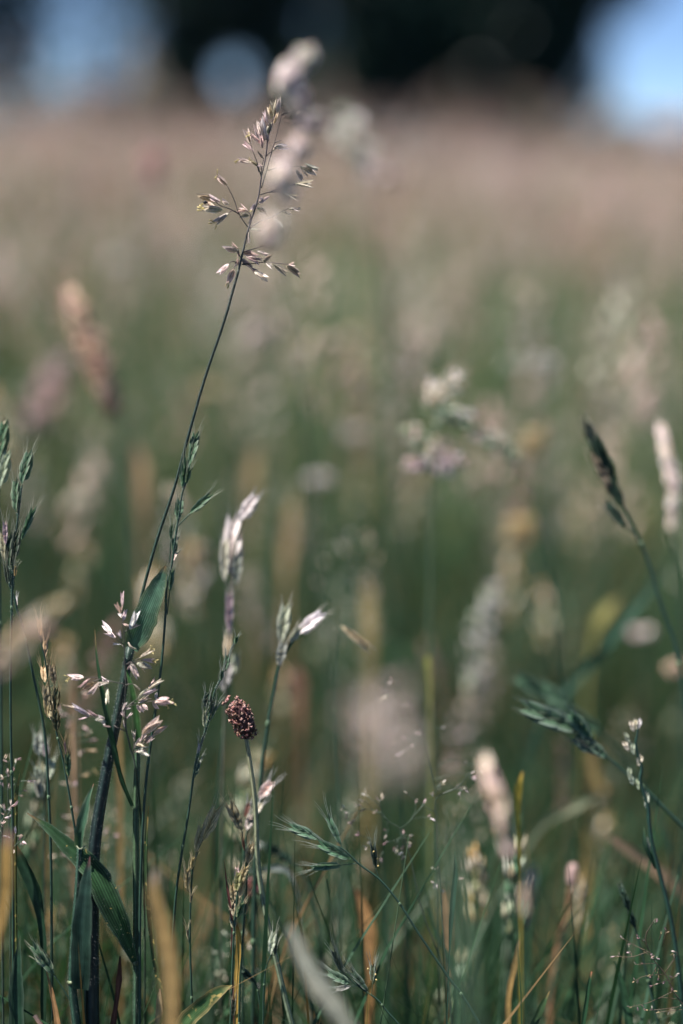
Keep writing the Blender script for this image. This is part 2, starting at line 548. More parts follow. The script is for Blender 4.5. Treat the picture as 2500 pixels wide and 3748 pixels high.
HEADCOL = np.array([[.66, .50, .47], [.62, .51, .43], [.50, .50, .40], [.52, .35, .32], [.56, .40, .20], [.72, .64, .60]])


def head_cols(n, p=(.34, .26, .16, .10, .05, .09)):
    k = rng.choice(len(HEADCOL), n, p=p)
    return HEADCOL[k] * (.75 + .4 * rng.random((n, 1)))


def culms(x, y, h, lx, ly, col, w):
    """thin three-sided straws from soil to head"""
    n = len(x); K = 3
    t = np.linspace(0, 1, K + 1)
    V = np.zeros((n, K + 1, 3, 3))
    for i, tt in enumerate(t):
        cx, cy, cz = x + lx * (tt ** 2 - 1), y + ly * (tt ** 2 - 1), h * tt
        for k in range(3):
            a = k * 2.094
            V[:, i, k, 0] = cx + np.cos(a) * w * (1 - .4 * tt); V[:, i, k, 1] = cy + np.sin(a) * w * (1 - .4 * tt); V[:, i, k, 2] = cz
    base = np.array([(i * 3 + k, i * 3 + (k + 1) % 3, (i + 1) * 3 + (k + 1) % 3, (i + 1) * 3 + k) for i in range(K) for k in range(3)])
    F = (np.arange(n)[:, None, None] * (3 * (K + 1)) + base[None]).reshape(-1, 4)
    return V.reshape(-1, 3), F, np.repeat(col, 3 * (K + 1), axis=0)


HV, HF, HC, ho = [], [], [], 0
SV, SF, SC, so = [], [], [], 0


def scatter(n, xr, yr, zr, Lr, tmpl, stem_w, pale):
    global ho, so
    x = rng.uniform(-xr, xr, n); y = rng.uniform(yr[0], yr[1], n)
    pz = patch(x, y, .8)
    ok = rng.random(n) < .35 + .65 * pz
    x, y, pz = x[ok], y[ok], pz[ok]; n = len(x)
    z = rng.uniform(zr[0], zr[1], n); L_ = rng.uniform(Lr[0], Lr[1], n)
    lx, ly = rng.normal(size=n) * .06, rng.normal(size=n) * .06
    V, F, C = heads(x, y, z - L_ * .4, L_, head_cols(n), tmpl)
    HV.append(V); HF.append(F + ho); HC.append(C); ho += len(V)
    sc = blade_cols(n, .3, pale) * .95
    V, F, C = culms(x, y, z - L_ * .3, lx, ly, sc, np.full(n, stem_w))
    SV.append(V); SF.append(F + so); SC.append(C); so += len(V)


scatter(420, 1.2, (.95, 1.8), (.34, .50), (.05, .09), T_FOG, .0009, .1)
scatter(3300, 2.6, (1.8, 5.2), (.36, .54), (.06, .10), T_FOG, .0011, .35)
scatter(420, 2.2, (1.7, 5.5), (.54, .69), (.06, .10), T_FOG, .0011, .35)
scatter(1100, 6, (5, 14), (.58, .86), (.08, .13), T_LOW, .002, .4)
scatter(700, 12, (14, 28), (.6, 1.0), (.10, .16), T_LOW, .003, .5)
scatter(7500, 7, (5.2, 15), (.38, .58), (.07, .12), T_LOW, .002, .5)
scatter(14000, 22, (15, 50), (.38, .60), (.10, .18), T_LOW, .004, .6)
n = 900
x = rng.uniform(-.8, .8, n); y = rng.uniform(1.0, 2.2, n)
V, F, C = culms(x, y, rng.uniform(.30, .52, n), rng.normal(size=n) * .05, rng.normal(size=n) * .05, blade_cols(n, .2, .45, (.30, .36, .24)), rng.uniform(.0006, .0012, n))
SV.append(V); SF.append(F + so); SC.append(C); so += len(V)
n = 620
x = rng.uniform(-.4, .4, n); y = rng.uniform(.50, 1.0, n)
pyr = np.where(y < .70, rng.uniform(2950, 3800, n), rng.uniform(2300, 3700, n))
hz = .62 - np.tan(np.radians(PITCH) + np.arctan((pyr - 1874) * KPX)) * y
V, F, C = culms(x, y, hz, rng.normal(size=n) * .055, rng.normal(size=n) * .05, blade_cols(n, .22, .25, (.25, .30, .15)), rng.uniform(.0003, .0007, n))
SV.append(V); SF.append(F + so); SC.append(C); so += len(V)
mh = big_mesh('meadow_seed_heads', np.concatenate(HV), np.concatenate(HF), np.concatenate(HC), M_SEED, smooth_=False)
mh['kind'] = 'stuff'; mh['label'] = 'haze of pinkish tan seed heads over the far meadow'; mh['category'] = 'seed heads'
mc = big_mesh('meadow_straws', np.concatenate(SV), np.concatenate(SF), np.concatenate(SC), M_GRASS)
mc['kind'] = 'stuff'; mc['label'] = 'countless thin straws standing in the far meadow'; mc['category'] = 'straws'

# ------------------------------------------------------------------ builders for single plants
class Plant:
    def __init__(self, name, label, cat, base, group=None):
        self.base = np.array([base[0], base[1], 0.0])
        e = bpy.data.objects.new(name, None)
        e.empty_display_size = .02
        coll.objects.link(e)
        e.location = self.base
        e['label'] = label
        e['category'] = cat + ' plant' if cat == 'grass' else cat
        if group:
            e['group'] = group
        self.e = e

    def part(self, mb, name, mat, parent=None, kind=None, label=None, smooth_=True):
        o = mb.build(name, mat, parent or self.e, self.base, smooth_)
        if kind:
            o['kind'] = kind
        if label:
            o['label'] = label
        return o


def wpx(d):
    return KPX * d


def jit(c, s=.12):
    return np.clip(np.asarray(c) * (1 + rng.normal() * s) * (1 + rng.normal(size=3) * s * .4), .004, .95)


PAL = {'white': (.84, .77, .77), 'lav': (.60, .53, .58), 'pink': (.66, .50, .50), 'mauve': (.50, .33, .38), 'tan': (.56, .45, .27),
       'olive': (.36, .33, .22), 'purple': (.20, .09, .11), 'cream': (.74, .68, .56), 'gold': (.52, .37, .17), 'green': (.07, .155, .085), 'dusk': (.43, .31, .27),
       'pale': (.42, .47, .36), 'rust': (.38, .19, .14), 'grey': (.50, .50, .46), 'dark': (.022, .05, .032), 'straw': (.52, .44, .24)}
STEMC = (.035, .080, .055)


def frame(base, tip, roll):
    z = nrm(tip - base)
    f = nrm(-VIEW - z * np.dot(-VIEW, z))         # towards the viewer
    s = np.cross(z, f)
    return z, s * math.cos(roll) + f * math.sin(roll), -s * math.sin(roll) + f * math.cos(roll)


def shell(mb, base, z, x, y, Ln, w, depth, col_base, col_mid, col_edge, nu=5, nv=7, bend=.0, arc=1.35, sharp=.75):
    """one boat-shaped scale: axis z, width along x, back towards y"""
    P, C, A = [], [], []
    for i in range(nv):
        v = i / (nv - 1)
        hw = w * .5 * (math.sin(math.pi * min(1, v ** sharp)) ** .85 * (1 - .12 * v) + .10 * (1 - v))
        if i == nv - 1:
            hw = w * .01
        row, cr_ = [], []
        for j in range(nu):
            u = -1 + 2 * j / (nu - 1)
            a = u * arc
            row.append(base + z * (v * Ln) + x * (hw * math.sin(a) / math.sin(min(arc, 1.57))) + y * (hw * depth * (math.cos(a)) + bend * Ln * v * v))
            e = abs(u) ** 2.2
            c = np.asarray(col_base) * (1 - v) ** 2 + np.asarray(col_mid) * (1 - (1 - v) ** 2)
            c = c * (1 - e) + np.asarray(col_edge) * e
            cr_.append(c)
            A.append((u * .5 + .5, v, .5))
        P.append(row); C.append(cr_)
    mb.grid(P, C, A)


def fog_spikelet(p, base, tip, w, pal, open_=.12, anth=False, branch_parent=None):
    base, tip = np.asarray(base), np.asarray(tip)
    tip = base + (tip - base) * 1.2
    Ln = np.linalg.norm(tip - base)
    z, x, y = frame(base, tip, rng.uniform(-.9, .9))
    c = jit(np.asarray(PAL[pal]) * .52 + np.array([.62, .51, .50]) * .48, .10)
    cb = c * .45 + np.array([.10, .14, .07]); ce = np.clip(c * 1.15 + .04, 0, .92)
    mb = MB()
    for s in (1, -1):
        zz = nrm(z + x * s * open_)
        xx = nrm(np.cross(y, zz)); yy = np.cross(zz, xx)
        # each scale turns its back outwards, to its own side
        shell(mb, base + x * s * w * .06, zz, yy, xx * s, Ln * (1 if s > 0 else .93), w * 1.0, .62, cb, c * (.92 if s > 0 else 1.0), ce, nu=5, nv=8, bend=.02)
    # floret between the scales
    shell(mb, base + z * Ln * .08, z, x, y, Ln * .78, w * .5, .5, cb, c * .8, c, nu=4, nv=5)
    o = p.part(mb, 'spikelet', M_CHAFF)
    if anth:
        am = MB()
        for k in range(3):
            q = base + z * Ln * rng.uniform(.78, .98)
            dv = nrm(z * rng.uniform(.2, 1) + x * rng.normal() * .9 - UP * .35 + y * .3)
            e = q + dv * Ln * .22
            am.tube([q, q + dv * Ln * .1, e], [w * .03, w * .05, w * .07], (.55, .47, .20), 5)
            am.tube([e - dv * Ln * .02, e + nrm(dv + x * .4 * rng.normal()) * Ln * .12], [w * .10, w * .08], (.62, .54, .26), 5)
        p.part(am, 'anther', M_ANTHER, o)
    return o


def brome_spikelet(p, base, tip, w, pal='green', awn=None, edge=None, n=8, open_=.16, roll=None, yellow=False, awn_spread=.2):
    base, tip = np.asarray(base), np.asarray(tip)
    Ln = np.linalg.norm(tip - base)
    z, x, y = frame(base, tip, rng.uniform(-.5, .5) if roll is None else roll)
    c = jit(PAL[pal], .10)
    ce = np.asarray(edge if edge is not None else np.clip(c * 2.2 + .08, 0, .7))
    mb, ab = MB(), MB()
    n = n + 3
    for k in range(n):
        t = k / (n - 1)
        s = 1 if k % 2 == 0 else -1
        sy = 1 if (k // 2) % 2 == 0 else -1
        prof = math.sin(math.pi * (.18 + .66 * t))
        ll = Ln * (.52 - .08 * t)
        b = base + z * Ln * (t * .56) + x * s * w * .06 * prof * (t > .01)
        zz = nrm(z + x * s * (w * .24 * prof / ll) + y * sy * .04)
        xx = nrm(np.cross(y, zz)); yy = np.cross(zz, xx)
        back = nrm(xx * s * .8 + yy * sy)
        side = nrm(np.cross(zz, back))
        cc = c * rng.uniform(.82, 1.18)
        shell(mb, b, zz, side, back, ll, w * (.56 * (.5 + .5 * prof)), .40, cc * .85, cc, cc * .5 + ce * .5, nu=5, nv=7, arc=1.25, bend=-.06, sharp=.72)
        if awn:
            tip_l = b + zz * ll * .96
            dv = nrm(z + x * s * rng.uniform(.2, 1) * awn_spread + y * rng.normal() * .1)
            ln_a = awn * rng.uniform(.65, 1.1)
            ab.tube([tip_l - zz * ll * .1, tip_l + dv * ln_a * .5, tip_l + dv * ln_a + x * s * ln_a * .08], [.00010, .00007, .00003], np.clip(ce * .9 + .05, 0, .6), 3, cap=False)
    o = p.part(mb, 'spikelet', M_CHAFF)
    if awn:
        p.part(ab, 'awns', M_HAIR, o, kind='stuff')
    if yellow:
        am = MB()
        for k in range(3):
            q = base + z * Ln * (.15 + .28 * k) + x * w * rng.choice([-.45, .45, .1]) + y * w * .3
            am.tube([q, q + nrm(x * rng.normal() - UP * .5) * w * .22], [w * .10, w * .07], (.62, .50, .22), 5)
        p.part(am, 'anther', M_ANTHER, o)
    return o


def hairs_on(pts, rad, n, ln, col=(.62, .66, .60), up=0.15):
    mb = MB()
    pts = [np.asarray(q) for q in pts]
    rad = np.interp(np.linspace(0, 1, len(pts)), np.linspace(0, 1, len(np.atleast_1d(rad))), np.atleast_1d(rad))
    V, F = [], []
    for k in range(n):
        t = rng.random() * (len(pts) - 1.001); i = int(t); fr = t - i
        q = pts[i] * (1 - fr) + pts[i + 1] * fr
        tg = nrm(pts[i + 1] - pts[i])
        a = rng.normal(size=3); a = nrm(a - tg * np.dot(a, tg))
        rr = rad[i] * (1 - fr) + rad[i + 1] * fr
        dv = nrm(a + tg * rng.normal() * .35 - tg * up)
        sd_ = nrm(np.cross(dv, VIEW)) * .000034
        b = q + a * rr * .95
        e = b + dv * ln * rng.uniform(.5, 1.2)
        j = len(V)
        V += [b - sd_, b + sd_, e]
        F.append((j, j + 1, j + 2))
    mb.add(V, F, np.asarray(col))
    return mb


def blade(pts, widths, col, tipcol=None, facing=0.0, fold=.25, nu=5, edge=None, arch=0.0):
    """a leaf blade with a keel; facing = turn about its axis away from the viewer"""
    mb = MB()
    n = len(pts)
    widths = np.interp(np.linspace(0, 1, n), np.linspace(0, 1, len(widths)), widths)
    P, C, A = [], [], []
    col = np.asarray(col, float)
    tipcol = col if tipcol is None else np.asarray(tipcol, float)
    ph = rng.uniform(0, 6)
    widths = widths * (1 + .05 * np.sin(np.arange(n) * 1.7 + ph) + .03 * rng.normal(size=n))
    for i, q in enumerate(pts):
        t = nrm(pts[min(i + 1, n - 1)] - pts[max(i - 1, 0)])
        f = nrm(-VIEW - t * np.dot(-VIEW, t)); s = np.cross(t, f)
        fa = facing if np.isscalar(facing) else np.interp(i / (n - 1), np.linspace(0, 1, len(facing)), facing)
        fa = fa + .12 * math.sin(i * .55 + ph)
        ss = s * math.cos(fa) + f * math.sin(fa); ff = -s * math.sin(fa) + f * math.cos(fa)
        v = i / (n - 1)
        row, rc = [], []
        for j in range(nu):
            u = -1 + 2 * j / (nu - 1)
            row.append(q + ss * (widths[i] * .5 * u) + ff * (abs(u) * widths[i] * .5 * fold))
            k = max(0, (v - .86) / .14)
            c = col * (1 - k) + tipcol * k
            if abs(u) < .12:
                c = c * 1.45 + .01
            c = c * (1 + .22 * math.sin(v * 17 + u * 3 + ph) * math.sin(v * 7 + ph * 2))
            if edge is not None:
                e = abs(u) ** 6
                c = c * (1 - e) + np.asarray(edge) * e
            rc.append(c); A.append((u * .5 + .5, v, .5))
        P.append(row); C.append(rc)
    mb.grid(P, C, A)
    return mb


def stem_to(c, pts, d, r_px, col, ground=True, d2=None, n=6):
    """pixel polyline listed from top to bottom -> smooth path down to the soil"""
    P = cpath(c, pts, d, d2)
    if ground:
        P = to_ground(P)
    P = smooth(P, n)
    return P


def seed_cluster(mb, axis, count, spread, Ln, w, pal, up=.6, lens=True, taper=True, pals=None):
    """many small closed spikelets crowded round an axis"""
    axis = [np.asarray(a) for a in axis]
    m = len(axis)
    for k in range(count):
        t = rng.random()
        i = min(int(t * (m - 1)), m - 2); fr = t * (m - 1) - i
        q = axis[i] * (1 - fr) + axis[i + 1] * fr
        tg = nrm(axis[i + 1] - axis[i])
        a = rng.normal(size=3); a = nrm(a - tg * np.dot(a, tg))
        sp = spread * (math.sin(math.pi * (.12 + .8 * t)) if taper else 1) * rng.uniform(.3, 1)
        b = q + a * sp
        z = nrm(a * (1 - up) + tg * up)
        ll = Ln * rng.uniform(.75, 1.2)
        c = jit(PAL[pals[rng.integers(len(pals))] if pals else pal], .14)
        x = nrm(np.cross(z, rng.normal(size=3))); y = np.cross(z, x)
        mth = b + z * ll * .42
        V = [b] + [mth + (x * math.cos(h_) + y * math.sin(h_) * .7) * w * .5 for h_ in np.arange(6) * math.pi / 3] + [b + z * ll]
        F = [(0, 1 + (h_ + 1) % 6, 1 + h_) for h_ in range(6)] + [(7, 1 + h_, 1 + (h_ + 1) % 6) for h_ in range(6)]
        mb.add(V, F, [c * .75] + [c] * 6 + [np.clip(c * 1.15, 0, .9)], [(h_ * .15, .5, .5) for h_ in range(8)])


def head_plant(name, label, cat, c, head_pts, stem_pts, d, r_px, count, spread_px, ln_px, w_px, pals, stem_col=STEMC, up=.6, group=None, branch=None, taper=True):
    """a plant whose head is a dense cluster: head axis then stem, top to bottom"""
    k = wpx(d)
    H = smooth(cpath(c, head_pts[::-1], d), 5)
    Sp = stem_to(c, [head_pts[-1]] + stem_pts, d, r_px, stem_col)
    p = Plant(name, label, cat, Sp[-1], group)
    mb = MB(); mb.tube(Sp, [r_px * k * .8, r_px * k * 1.2], stem_col, 6)
    p.part(mb, 'stem', M_STEM)
    mb = MB(); mb.tube(H, [r_px * k * .8, r_px * k * .4], np.asarray(stem_col) * 1.1, 5)
    seed_cluster(mb, H, count, spread_px * k, ln_px * k, w_px * k, pals[0], up, pals=pals, taper=taper)
    p.part(mb, 'seed_head', M_CHAFF)
    return p


# ------------------------------------------------------------------ 1 the tall velvet grass (main subject)
d = .55; k = wpx(d)
axis = [(1010, 60), (975, 170), (940, 290), (905, 400), (880, 490), (868, 610), (850, 740), (825, 850), (805, 940), (778, 1130), (735, 1290), (690, 1420), (655, 1540), (610, 1720), (575, 1870), (545, 2000), (490, 2195)]
axpx = [cA(*q) for q in axis]
lower = [(829, 1148), (749, 1387), (694, 1578), (638, 1785), (574, 1977), (518, 2184), (478, 2370), (434, 2601), (386, 2840), (343, 3132), (337, 3355), (338, 3600), (340, 3748)]
P1 = smooth(to_ground([W(*q, d) for q in axpx + lower]), 5)
p = Plant('velvet_grass_plant', 'tallest velvet grass with open pinkish panicle on a long leaning stem', 'grass', P1[-1])
i_sheath = int(np.argmin([np.linalg.norm(q - W(478, 2370, d)) for q in P1]))
i_pan = int(np.argmin([np.linalg.norm(q - W(*cA(545, 2000), d)) for q in P1]))
mb = MB(); mb.tube(P1[:i_pan + 1], [1.6 * k, 2.6 * k, 4.2 * k], [(.20, .16, .18), (.16, .14, .15), (.07, .085, .08)], 6); p.part(mb, 'panicle_axis', M_STEM)
mb = MB(); mb.tube(P1[i_pan:i_sheath + 3], [4.8 * k, 5.8 * k, 6.5 * k], [(.05, .065, .055), (.035, .06, .045), (.03, .075, .045)], 8); p.part(mb, 'stem', M_STEM)
p.part(hairs_on(P1[i_pan:i_sheath], [4.8 * k, 6 * k], 900, 5 * k), 'stem_hairs', M_HAIR, kind='stuff')
sh = P1[i_sheath:]
mb = MB(); mb.tube(sh, [15 * k, 20 * k, 25 * k, 24 * k, 22 * k], [(.03, .06, .045), (.018, .034, .034), (.016, .03, .032), (.02, .045, .035)], 12); so_ = p.part(mb, 'leaf_sheath', M_STEM)
p.part(hairs_on(sh[:26], [15 * k, 20 * k, 25 * k], 2000, 11 * k, (.58, .60, .58)), 'sheath_hairs', M_HAIR, so_, kind='stuff')
# flag leaf, broad and short with a scorched tip
lf = smooth([W(x_, y_, dd) for x_, y_, dd in [(481, 2372, .549), (515, 2300, .547), (556, 2200, .546), (588, 2120, .547), (606, 2072, .548)]], 5)
mb = blade(lf, np.array([58, 92, 90, 72, 40, 8]) * k, (.075, .165, .105), (.34, .20, .09), facing=[.15, .05, -.2], fold=.18, nu=7, edge=(.16, .22, .12))
fl = p.part(mb, 'flag_leaf', M_LEAF, label='broad ribbed flag leaf with scorched brown tip')
p.part(hairs_on(lf, [40 * k, 40 * k, 20 * k], 0 + 300, 6 * k), 'leaf_hairs', M_HAIR, fl, kind='stuff')
mb = MB(); mb.tube(smooth([W(470, 2352, .545), W(480, 2368, .544), W(500, 2376, .545)], 4), [3 * k, 4 * k, 2 * k], (.45, .40, .33), 6); p.part(mb, 'ligule', M_CHAFF)

BR1 = [
    ([(805, 935), (770, 820), (740, 720), (705, 635), (680, 545)], .3), ([(800, 925), (812, 800), (835, 730)], 0), ([(780, 880), (755, 810), (720, 775), (690, 765)], .2),
    ([(870, 860), (1000, 830), (1100, 815), (1250, 812)], -.2), ([(790, 1140), (900, 1105), (1050, 1055), (1195, 1018)], -.3), ([(885, 1110), (1000, 1105), (1070, 1120)], -.3),
    ([(650, 1510), (550, 1360), (490, 1190), (415, 1040)], .2), ([(550, 1360), (440, 1300), (330, 1260), (250, 1190)], .3), ([(660, 1470), (680, 1370), (620, 1310)], .1), ([(520, 1335), (470, 1320), (430, 1345)], .2),
    ([(670, 1520), (800, 1440), (930, 1390), (1020, 1340), (1140, 1285)], -.2), ([(930, 1390), (945, 1405)], 0), ([(735, 1290), (765, 1240), (775, 1228)], .1), ([(735, 1290), (762, 1285)], .1),
    ([(660, 1540), (668, 1560)], 0), ([(590, 1800), (710, 1762), (840, 1720)], -.2), ([(590, 1930), (690, 1930), (820, 1915), (1000, 1925), (1120, 1938)], -.2),
    ([(520, 1915), (460, 1903), (435, 1930)], .2), ([(530, 1930), (500, 1960), (487, 1992)], .1), ([(580, 1935), (640, 1950), (690, 1988), (725, 2020)], .2),
    ([(570, 1860), (540, 1820), (525, 1790)], .1), ([(855, 700), (890, 665), (930, 640)], 0), ([(805, 1060), (860, 880), (920, 660), (965, 510), (1010, 330), (1040, 220)], 0), ([(960, 540), (1040, 510)], 0), ([(1040, 220), (1200, 150)], 0)]
for pts, dz in BR1:
    n_ = len(pts)
    PP = [W(*cA(*q), d - .012 * dz * j / n_) for j, q in enumerate(pts)]
    mb = MB(); mb.tube(smooth(PP, 5), [2.3 * k, 1.6 * k, 1.2 * k], [(.10, .10, .09), (.16, .12, .13)], 5)
    p.part(mb, 'branch', M_STEM)
SP1 = [(680, 540, 625, 395, 'pink', 0), (710, 635, 605, 545, 'mauve', 0), (690, 770, 550, 735, 'olive', 1), (770, 810, 690, 750, 'tan', 1), (830, 820, 770, 790, 'lav', 0), (835, 730, 760, 640, 'tan', 0),
       (810, 550, 690, 450, 'mauve', 1), (825, 560, 750, 340, 'pink', 0), (840, 520, 790, 290, 'lav', 0), (860, 400, 815, 250, 'rust', 0), (885, 330, 835, 190, 'pink', 0), (930, 270, 890, 130, 'tan', 0), (950, 230, 940, 60, 'tan', 0),
       (985, 210, 1010, 40, 'white', 0), (875, 440, 915, 320, 'olive', 0), (885, 530, 850, 430, 'lav', 0), (950, 320, 985, 210, 'tan', 0), (820, 600, 800, 470, 'mauve', 0), (930, 640, 985, 575, 'olive', 0), (965, 580, 1100, 590, 'white', 0),
       (1250, 815, 1410, 885, 'grey', 0), (1300, 780, 1455, 850, 'pale', 0), (1260, 840, 1345, 920, 'olive', 0), (1200, 850, 1272, 960, 'grey', 0), (1195, 1020, 1380, 1010, 'olive', 0), (1070, 1120, 1210, 1170, 'pale', 0),
       (1180, 130, 1235, 140, 'cream', 0), (1205, 210, 1258, 172, 'cream', 0), (410, 1035, 305, 925, 'mauve', 1), (360, 1310, 150, 1300, 'cream', 1), (300, 1200, 90, 1150, 'tan', 0), (280, 1290, 170, 1235, 'gold', 1), (430, 1350, 280, 1455, 'olive', 1), (430, 1260, 360, 1200, 'lav', 0), (330, 1225, 220, 1165, 'lav', 0),
       (640, 1310, 545, 1290, 'pink', 0), (665, 1370, 580, 1380, 'olive', 0), (775, 1230, 850, 1165, 'pink', 0), (760, 1285, 860, 1350, 'olive', 0), (735, 1240, 690, 1310, 'lav', 1), (1040, 1335, 1145, 1352, 'olive', 0), (1115, 1300, 1245, 1295, 'pale', 0), (1145, 1290, 1230, 1310, 'grey', 0),
       (945, 1405, 1040, 1510, 'pale', 0), (668, 1560, 655, 1690, 'olive', 0), (680, 1530, 790, 1540, 'pale', 0), (530, 1790, 385, 1745, 'lav', 0), (540, 1760, 470, 1700, 'pink', 0), (590, 1800, 730, 1815, 'mauve', 0), (750, 1780, 880, 1830, 'pink', 0), (630, 1850, 800, 1880, 'mauve', 0), (630, 1845, 770, 1920, 'pink', 0), (570, 1870, 690, 1965, 'mauve', 0),
       (545, 1870, 520, 1960, 'rust', 0), (540, 1760, 545, 1850, 'purple', 0), (830, 1910, 910, 1830, 'olive', 0), (860, 1920, 925, 1950, 'grey', 0), (945, 1940, 1090, 2035, 'olive', 0), (1090, 1945, 1235, 2055, 'olive', 0), (1120, 1937, 1185, 1930, 'pale', 0), (1110, 1950, 1225, 2005, 'grey', 0), (435, 1930, 320, 2035, 'white', 0), (490, 1990, 430, 2140, 'pink', 1), (690, 1985, 740, 2020, 'purple', 0), (725, 2020, 870, 2100, 'cream', 0), (725, 2015, 820, 2110, 'olive', 0)]
for bx, by, tx, ty, pal, an in SP1:
    lnp = math.hypot(tx - bx, ty - by) * .3189
    dd = d + rng.normal() * .0035
    fog_spikelet(p, W(*cA(bx, by), d), W(*cA(tx, ty), dd), max(11, lnp * .46) * k, pal, rng.uniform(.06, .22), bool(an))
# small dark beetle sitting on the left spikelet
bt = MB()
q = W(*cA(160, 1225), .5455)
bt.tube([q - RIGHT * 7 * k, q - RIGHT * 5 * k, q, q + RIGHT * 4 * k, q + RIGHT * 5.5 * k, q + RIGHT * 8.5 * k, q + RIGHT * 10 * k], [1 * k, 5 * k, 6.5 * k, 5 * k, 3.5 * k, 3.5 * k, 1 * k], (.012, .014, .02), 9)
bo = bt.build('beetle', M_STEM, None, (0, 0, 0)); bo['label'] = 'tiny black beetle on a side spikelet of the tallest panicle'; bo['category'] = 'beetle'

# ------------------------------------------------------------------ 2 the small velvet grass low on the left
d = .541; k = wpx(d)
ax2 = [(778, 200), (772, 330), (785, 420), (795, 560), (802, 720), (806, 860), (812, 1000), (815, 1130), (808, 1250), (806, 1350), (815, 1500), (822, 1640), (850, 1760), (880, 1890), (905, 1960), (925, 2060)]
P2 = smooth(to_ground([W(*cD(*q), d) for q in ax2] + [W(505, 2880, .545), W(520, 3050, .556), W(528, 3300, .562), W(530, 3748, .568)]), 5)
p = Plant('velvet_grass_plant', 'small velvet grass with pale mauve spikelets spread across the thick hairy stem', 'grass', P2[-1])
mb = MB(); mb.tube(P2, [1.5 * k, 2.2 * k, 3.2 * k, 4 * k, 5 * k], [(.09, .085, .075), (.06, .07, .055), (.05, .09, .055)], 6); p.part(mb, 'stem', M_STEM)
BR2 = [[(795, 690), (765, 650), (700, 575)], [(770, 640), (765, 585)], [(798, 520), (830, 490), (860, 475)], [(820, 885), (900, 845), (980, 810)], [(880, 870), (930, 858), (1000, 832)], [(825, 890), (870, 870), (940, 870)],
       [(800, 1110), (660, 1080), (500, 1040), (335, 1032)], [(530, 1050), (460, 1075), (445, 1085)], [(600, 1080), (598, 1140)], [(815, 1650), (720, 1610), (600, 1530), (480, 1500), (400, 1480)], [(720, 1612), (660, 1600)],
       [(818, 1375), (870, 1355), (940, 1352)], [(815, 1380), (880, 1330), (970, 1260), (1080, 1160)], [(880, 1335), (1000, 1320), (1150, 1300)], [(818, 1370), (805, 1400), (800, 1480), (808, 1560)], [(890, 1905), (930, 1820), (1000, 1720), (1100, 1610)], [(930, 1830), (1030, 1780), (1130, 1690)], [(900, 1900), (950, 1862)], [(905, 1880), (915, 1760)], [(812, 1120), (860, 1110), (905, 1108)]]
for pts in BR2:
    PP = [W(*cD(*q), d - .002 * j * rng.uniform(-1, 1)) for j, q in enumerate(pts)]
    mb = MB(); mb.tube(smooth(PP, 5), [2.2 * k, 1.5 * k, 1.1 * k], [(.09, .085, .075), (.16, .14, .13)], 5)
    p.part(mb, 'branch', M_STEM)
